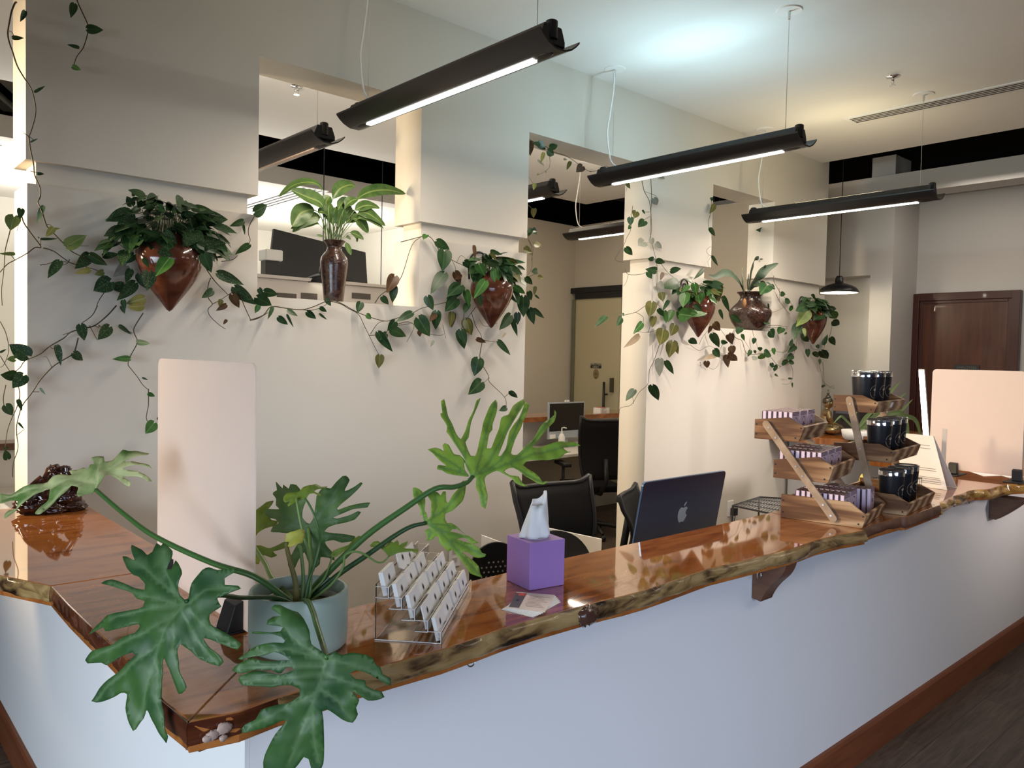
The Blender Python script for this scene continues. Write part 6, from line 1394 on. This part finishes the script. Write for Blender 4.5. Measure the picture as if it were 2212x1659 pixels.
# round backed perforated chairs with white boards propped behind
def perf_chair(label, px_, py_, ztop, R_, holes):
    q = at(px_, py_, z=ztop); c = thing('perforated_chair', label, 'chair', (q.x,q.y,0), -.35, 'round backed perforated chairs')
    M = ROOTM[c.name]; W = lambda x,y,z: M @ Vector((x,y,z))
    zc_ = ztop-R_
    pts = [W(R_*math.cos(a), 0, zc_+R_*math.sin(a)) for a in [math.pi*i/20 for i in range(21)]]+[W(-R_*.95,0,zc_-.22), W(R_*.95,0,zc_-.22)]
    yv = M.to_3x3() @ Vector((0,1,0))
    o = MB().prism(pts, yv*.012).build('backrest', M_BLKP, c, bevel=.003)
    h = MB(); xv_ = M.to_3x3() @ Vector((1,0,0))
    for i in range(-5,6):
        for j in range(-6,5):
            x_, z_ = (i+.5*(j%2))*.0225, j*.0215
            if x_*x_+z_*z_ < holes**2:
                h.lathe([(.001,0),(.0045,0)], (0,0,0), 8, cap=False); k = len(h.v)-16
                for t in range(16): v = h.v[k+t]; h.v[k+t] = W(x_,-.0008,zc_-.03+z_)+xv_*v.x+Vector((0,0,v.y))
    h.build('perforations', mat('hole_pale',(.5,.48,.44),.8), c)
    for sx in (-1,1):
        MB().tube([W(sx*R_*.9,.005,zc_-.10),W(sx*R_*.95,.02,.45),W(sx*R_*1.0,.10,.0)], .010, 8).build('leg', M_BLK, c, smooth=True)
        MB().tube([W(sx*R_*.8,-.01,.50),W(sx*R_*.85,-.06,.0)], .010, 8).build('leg', M_BLK, c, smooth=True)
    MB().obox(W(0,-.035,.36), xv_, yv, Vector((0,0,1)), R_*.72,.01,.13).build('seat', M_BLKP, c, bevel=.008)
perf_chair('black perforated round backed folding chair left of the tissue box', 1072, 1171, .82, .125, .085)
perf_chair('black round backed folding chair right of the tissue box', 1196, 1146, .94, .19, .0)
def board(label, quad, d):
    P = [at(q[0],q[1],d=d) for q in quad]
    P[2].z = .0005; P[3].z = .0005; P[2].x, P[2].y = P[1].x-.02, P[1].y-.0; P[3].x, P[3].y = P[0].x-.01, P[0].y
    n_ = (P[1]-P[0]).cross(P[3]-P[0]).normalized()
    if n_.y < 0: n_ = -n_
    o = MB().prism(P, n_*.012).build('poster_board', M_PAPER); tag(o, label, 'board', 'white boards behind the counter')
board('white board leaning behind the left perforated chair', [(1040,1156),(1108,1181),(1108,1300),(1040,1300)], 3.66)
board('white board leaning behind the right round backed chair', [(1170,1138),(1300,1165),(1285,1300),(1170,1300)], 3.52)

# outlets on the grey wall
def plate(label, px_, py_, adapter):
    q = at(px_,py_,y=YW); o = thing('wall_outlet', label, 'outlet', (q.x,YW,q.z))
    MB().box(q.x-.04,q.x+.04,YW-.006,YW-.0004,q.z-.062,q.z+.062).build('cover_plate', M_WHITE, o, bevel=.002)
    if adapter:
        MB().box(q.x-.005,q.x+.045,YW-.045,YW-.0065,q.z-.055,q.z+.005).build('power_adapter', M_BLKP, o, bevel=.004)
        for s_ in (0,.03): MB().tube(smooth_path([Vector((q.x+s_,YW-.03,q.z-.055)),Vector((q.x+s_-.01,YW-.03,q.z-.14)),Vector((q.x+s_+.05,YW-.02,q.z-.30)),Vector((q.x+.05,YW-.02,.005))],4), .003, 6).build('cord', M_BLKP, o)
    else:
        for zz_ in (-.024,.024): MB().box(q.x-.016,q.x+.016,YW-.0075,YW-.0061,q.z+zz_-.013,q.z+zz_+.013).build('socket', mat('socket_grey',(.55,.53,.5),.5), o)
plate('white outlet plate with black adapter on the wall behind the computer', 1577, 1098, True)
plate('white outlet plate low on the wall above the card holder', 981, 1200, False)
# black wire riser on the staff desk
zr = .95
Q = [at(1583,1092,z=zr), at(1640,1074,z=zr), at(1712,1078,z=zr), at(1676,1112,z=zr)]
w = thing('wire_riser', 'black wire mesh riser on the desk left of the lilac box stand', 'riser', ((Q[0].x+Q[2].x)/2,(Q[0].y+Q[2].y)/2,.741))
fr_ = MB()
fr_.tube(Q+[Q[0]], .005, 6); fr_.build('frame', M_BLK, w)
g_ = MB()
for k_ in range(1,14): t_ = k_/14; g_.tube([Q[0].lerp(Q[3],t_), Q[1].lerp(Q[2],t_)], .0024, 5)
for k_ in range(1,4): t_ = k_/4; g_.tube([Q[0].lerp(Q[1],t_), Q[3].lerp(Q[2],t_)], .0024, 5)
g_.build('wire_grid', M_BLK, w)
for q in Q: MB().tube([q, Vector((q.x,min(q.y,2.15),.742))], .005, 6).build('leg', M_BLK, w)

# ---------------------------------------------------------------- inner office desk through the doorway
d = thing('office_desk', 'white desk against the wood topped ledge in the inner office', 'desk', (5.7,5.4,0))
MB().box(4.6,6.9,5.06,5.74,.72,.75).build('desk_top', m_desk, d, bevel=.004)
for xx in (4.62,6.84): MB().box(xx,xx+.03,5.10,5.72,0,.719).build('side_panel', m_desk, d)
MB().box(4.66,6.83,5.66,5.69,.25,.719).build('modesty_panel', M_BEIGE, d)
d = thing('reception_ledge', 'reddish wood topped ledge wall behind the inner office desk', 'ledge', (5.7,5.9,0))
MB().box(4.3,6.95,5.80,5.90,0,1.005).build('half_wall', mat('ledge_paint',(.6,.6,.58),.6), d)
MB().box(4.25,6.98,5.60,6.06,1.006,1.055).build('wood_top', M_TOP, d, bevel=.004)
YM = 5.5
tl, tr, bl_, br_ = at(1186,870,y=YM), at(1263,868,y=YM), at(1195,948,y=YM), at(1271,945,y=YM)
pc = thing('desktop_computer', 'all in one computer with black screen on the inner office desk', 'computer', ((tl.x+tr.x)/2,YM+.05,.7505))
c_ = (tl+tr)/2; wM, hM = tr.x-tl.x, tl.z-.84
MB().box(c_.x-wM/2,c_.x+wM/2,YM,YM+.02,.84,tl.z).build('screen_body', mat('pale_blue_alu',(.40,.46,.52),.35,metal=.2), pc, bevel=.003)
MB().box(c_.x-wM/2+.012,c_.x+wM/2-.012,YM-.0012,YM-.0004,.84+.075,tl.z-.012).build('screen_glass', mat('screen_black',(.005,.005,.006),.08), pc)
MB().box(c_.x-.07,c_.x+.07,YM-.06,YM+.10,.7505,.757).build('stand_foot', mat('pale_blue_alu',(.40,.46,.52),.35), pc)
MB().box(c_.x-.04,c_.x+.04,YM+.021,YM+.03,.757,1.0).build('stand_neck', mat('pale_blue_alu',(.40,.46,.52),.35), pc)
MB().box(c_.x-.03,c_.x+.03,YM-.004,YM+.01,tl.z+.0005,tl.z+.02).build('webcam', M_WHITE, pc, bevel=.002)
MB().box(c_.x-wM/2+.02,c_.x-wM/2+.10,YM-.002,YM-.0006,.845,.885).build('paper_note', M_PAPER, pc)
MB().box(c_.x+wM/2-.09,c_.x+wM/2-.005,YM-.002,YM-.0006,.845,.915).build('blue_card', mat('blue_sticker',(.04,.06,.20),.5), pc)
k_ = at(1248,956,z=.751)
o = thing('keyboard', 'white keyboard on the inner office desk', 'keyboard', (k_.x,k_.y,.7505))
MB().box(k_.x-.20,k_.x+.22,k_.y-.065,k_.y+.065,.7508,.764).build('case', M_WHITE, o, bevel=.003)
kk = MB()
for i in range(14):
    for j in range(4): kk.box(k_.x-.19+i*.0285,k_.x-.166+i*.0285,k_.y-.055+j*.028,k_.y-.032+j*.028,.7642,.768)
kk.build('keys', mat('key_white',(.75,.74,.70),.5), o); 
q = at(1176,958,z=.751); q.y = min(q.y, 5.42); q.x -= .16
o = thing('pump_bottle', 'white pump bottle beside the inner office computer', 'bottle', (q.x,q.y,.7505))
MB().lathe([(.001,0),(.032,0),(.034,.01),(.034,.11),(.022,.14),(.012,.15),(.012,.165)], (q.x,q.y,.7508), 20).build('bottle', M_WHITE, o, auto=40)
MB().tube([(q.x,q.y,.916),(q.x,q.y,.955),(q.x+.01,q.y-.02,.96),(q.x+.02,q.y-.045,.955)], .006, 8).build('pump', M_WHITE, o)
q = at(1156,950,z=.751)
o = thing('desk_phone', 'black desk phone left of the inner office computer', 'phone', (q.x,q.y,.7505))
MB().prism([(q.x-.10,q.y-.09,.751),(q.x-.10,q.y+.09,.751),(q.x-.10,q.y+.09,.83),(q.x-.10,q.y+.06,.84),(q.x-.10,q.y-.09,.775)], (.2,0,0)).build('base', M_BLKP, o, bevel=.004)
MB().tube(smooth_path([Vector((q.x-.08,q.y-.09,.79)),Vector((q.x-.085,q.y-.02,.845)),Vector((q.x-.08,q.y+.08,.87))],4), .02, 8).build('handset', M_BLKP, o, smooth=True)
q = at(1315,893,z=1.056); q.y = max(q.y, 5.68)
tag(MB().box(q.x-.11,q.x+.04,q.y-.05,q.y+.05,1.056,1.115).build('leaflet_box', M_PAPER), 'white leaflet box on the wood topped ledge', 'box')
q = at(1334,896,z=1.056); q.y = max(q.y, 5.67)
tag(MB().box(q.x-.02,q.x+.06,q.y-.04,q.y+.04,1.056,1.12).build('candy_box', mat('red_pink_box',(.5,.10,.10),.5)), 'small red box on the ledge beside the pier', 'box')

# ---------------------------------------------------------------- things seen through the left opening
cb = thing('partition_cabinet', 'tall white cabinet run with dark slots behind the left opening', 'cabinet', (3.2,6.1,0))
MB().box(1.75,4.2,5.95,6.24,0,2.235).build('carcass', M_CABW, cb, bevel=.004)
MB().box(1.72,4.22,5.925,6.26,2.2355,2.262).build('top_rail', M_CABW, cb, bevel=.003)
for px0,px1 in ((598,640),(650,685),(760,800)):
    a, b = at(px0,632,y=5.95), at(px1,645,y=5.95)
    MB().box(a.x,b.x,5.946,5.9495,b.z-.01,a.z).build('slot', mat('slot_brown',(.10,.085,.07),.6), cb)
zp = 2.2625
pts = []
for (bx_,by_),(tx_,ty_) in (((580,603),(592,494)),((795,620),(790,545))):
    b0 = at(bx_,by_,z=zp+.02); b0.z = zp; t0 = at(tx_,ty_,d=(b0-EYE).dot(CF_)+.10); pts.append((b0,t0))
o = MB().prism([pts[0][0]+Vector((0,-.0,0)), pts[1][0], pts[1][1], pts[0][1]], (-.004,.03,0)).build('pinboard_panel', M_GREYP, None, bevel=.004)
tag(o, 'large dark grey panel leaning on the white cabinet behind the vase', 'panel')
q = at(568,603,z=zp+.01)
o = thing('desk_lamp_box', 'white box with black base at the left end of the white cabinet', 'box', (q.x,6.1,zp))
MB().box(q.x-.16,q.x-.01,6.06,6.2,zp+.13,zp+.22).build('box', M_WHITE, o, bevel=.01)
MB().box(q.x-.15,q.x-.03,6.08,6.18,zp+.0005,zp+.129).build('black_base', M_BLKP, o, bevel=.005)
# far left desk beyond the wall end
d = thing('side_desk', 'white desk with wood ledge beyond the left end of the grey wall', 'desk', (.7,5.4,0))
MB().box(-.4,1.25,4.5,5.9,.72,.745).build('desk_top', m_desk, d)
MB().box(-.4,1.45,5.92,6.02,0,.985).build('half_wall', M_CABW, d)
MB().box(-.42,1.46,5.88,6.10,.986,1.03).build('wood_ledge', M_BRKT, d)
MB().box(-.39,-.36,4.52,5.88,0,.719).build('side_panel', m_desk, d)

# ---------------------------------------------------------------- back counter: statue, printer, potted plant
b = thing('buddha_statue', 'small gilt seated buddha statue beside the lilac box stand', 'statue', (6.52,3.17,1.0505), math.radians(38))
M = ROOTM[b.name]; W = lambda x,y,z: M @ Vector((x,y,z))
R3 = M.to_3x3()
sb = MB()
sb.ball(W(0,-.02,.040), .135,.085,.038, 24, 12, rot=R3); sb.ball(W(.115,-.02,.038), .05,.06,.034,16,10,rot=R3); sb.ball(W(-.115,-.02,.038), .05,.06,.034,16,10,rot=R3)
sb.tube([W(.11,-.04,.05),W(.03,-.10,.052),W(-.06,-.10,.05)],[.034,.03,.022],12); sb.tube([W(-.11,-.04,.045),W(-.03,-.105,.04),W(.06,-.10,.04)],[.034,.03,.022],12)
sb.ball(W(0,.02,.11), .058,.045,.085, 20, 14, rot=R3); sb.ball(W(0,.015,.175), .075,.042,.038, 20, 12, rot=R3)
for sx in (-1,1):
    sb.tube([W(sx*.072,.01,.188),W(sx*.092,.0,.14),W(sx*.085,-.02,.095),W(sx*.045,-.085,.072),W(sx*.005,-.098,.072)],[.024,.020,.018,.014,.012],12)
    sb.ball(W(sx*.040,.005,.258), .006,.010,.022, 10, 8, rot=R3)
sb.tube([W(0,.012,.195),W(0,.008,.225)],.022,12); sb.ball(W(0,.0,.258), .038,.042,.045, 20, 14, rot=R3)
sb.ball(W(0,-.041,.253), .006,.009,.010, 10, 8, rot=R3); sb.ball(W(0,-.035,.238), .012,.006,.004, 10, 8, rot=R3)
o = sb.build('figure', mat('gilt_bronze',(.30,.23,.12),.28,metal=.9), b, smooth=True)
m_ = o.modifiers.new('fuse','REMESH'); m_.mode = 'VOXEL'; m_.voxel_size = .0045; m_.use_smooth_shade = True
hb_ = MB(); hb_.ball(W(0,.006,.276), .041,.043,.036, 20, 12, rot=R3, nz=.15, ns=120); hb_.ball(W(0,.004,.312), .022,.022,.020, 16, 10, rot=R3, nz=.15, ns=120)
hb_.tube([W(0,.004,.318),W(0,.004,.345),W(0,.004,.378)],[.013,.009,.003],10)
hb_.build('hair_and_finial', mat('dark_bronze',(.10,.09,.07),.35,metal=.9), b, smooth=True)
q0, q1 = at(1797,938,x=6.95), at(1850,938,x=6.95)
o = thing('label_printer', 'dark grey printer behind the buddha statue', 'printer', (7.05,(q0.y+q1.y)/2,1.0505))
y0_, y1_ = q1.y-.02, q0.y
MB().box(6.95,7.25,y0_,y1_,1.051,1.27).build('case', mat('printer_grey',(.035,.035,.038),.45), o, bevel=.008)
MB().box(6.944,6.9495,y0_+.03,y1_-.03,1.20,1.235).build('top_slot', mat('printer_blue_grey',(.10,.12,.15),.4), o)
MB().box(6.944,6.9495,y0_+.06,y1_-.08,1.14,1.165).build('paper_exit', M_BLKP, o)
q = at(1850,950,z=1.0505)
o = thing('potted_plant', 'strap leaved plant in a shallow white pot behind the tumbler stand', 'potted plant', (q.x,q.y,1.0505))
MB().lathe([(.001,0),(.085,0),(.105,.02),(.115,.075),(.108,.078),(.100,.06),(.001,.055)], (q.x,q.y,1.0508), 30, cap=False).build('pot', M_WHITE, o, smooth=True)
fo = MB()
for tp, w_ in (([(1850,930),(1890,880),(1920,850),(1946,822)],.016),([(1850,930),(1900,890),(1930,870),(1958,848)],.016),([(1850,930),(1920,900),(1945,888),(1972,862)],.014),([(1850,930),(1930,905),(1975,905),(1990,950)],.020),([(1850,930),(1840,960),(1822,985),(1805,1000)],.016),([(1855,930),(1880,940),(1890,950),(1868,955)],.014),([(1850,930),(1870,900),(1888,890),(1900,886)],.012),([(1852,930),(1940,890),(1960,930),(1952,965)],.018),([(1850,932),(1825,905),(1815,900),(1800,915)],.010),([(1850,930),(1846,900),(1852,880),(1862,868)],.012)):
    dd = RND.uniform(-.08,.08); base_d = (q-EYE).dot(CF_)
    P_ = [at(a_[0],a_[1],d=base_d+dd*i/3) for i,a_ in enumerate(tp)]
    blade(fo, P_, w_, start=.0, seg=5, fold=.15)
fo.build('leaves', mat('strap_leaf',(.10,.15,.05),.4), o, smooth=True)
# wire tray and sticker roll between the stands
q = at(1935,1040,z=ZT); xx, yy = 3.85, 1.545
o = thing('wire_tray', 'black wire tray behind the tumbler stand on the counter', 'tray', (xx,yy,ZT))
f = MB(); 
for z_ in (ZT+.004, ZT+.06): f.tube([(xx-.16,yy-.075,z_),(xx+.16,yy-.075,z_),(xx+.16,yy+.075,z_),(xx-.16,yy+.075,z_),(xx-.16,yy-.075,z_)], .003, 6)
f.build('frame', M_BLK, o)
g_ = MB()
for i in range(13): g_.tube([(xx-.16+.0267*i,yy-.075,ZT+.06),(xx-.16+.0267*i,yy-.075,ZT+.003),(xx-.16+.0267*i,yy+.075,ZT+.003),(xx-.16+.0267*i,yy+.075,ZT+.06)], .0013, 5)
g_.build('wire_grid', M_BLK, o)
MB().tube(smooth_path([Vector((xx-.05,yy-.078,ZT+.06)),Vector((xx-.045,yy-.082,ZT+.085)),Vector((xx+.045,yy-.082,ZT+.085)),Vector((xx+.05,yy-.078,ZT+.06))],4), .004, 8).build('handle', M_BLK, o)
a_ = at(1881,1012,y=1.585)
o = thing('sticker_roll', 'yellow and green sticker roll standing between the two stands', 'sticker roll', (a_.x,1.60,ZT))
rr_ = a_.z-ZT if .02 < a_.z-ZT < .08 else .045
ring = [(a_.x+rr_*math.cos(t), 1.600, ZT+.0005+rr_+rr_*math.sin(t)) for t in [i*math.pi/14 for i in range(28)]]
MB().prism(ring, (0,.02,0)).build('roll', mat('sticker_yellow',(.65,.55,.06),.5), o)
MB().prism([(a_.x+rr_*.6*math.cos(t), 1.5995, ZT+.0005+rr_+rr_*.6*math.sin(t)) for t in [i*math.pi/14 for i in range(28)]], (0,-.0006,0)).build('green_print', mat('sticker_green',(.06,.25,.10),.5), o)
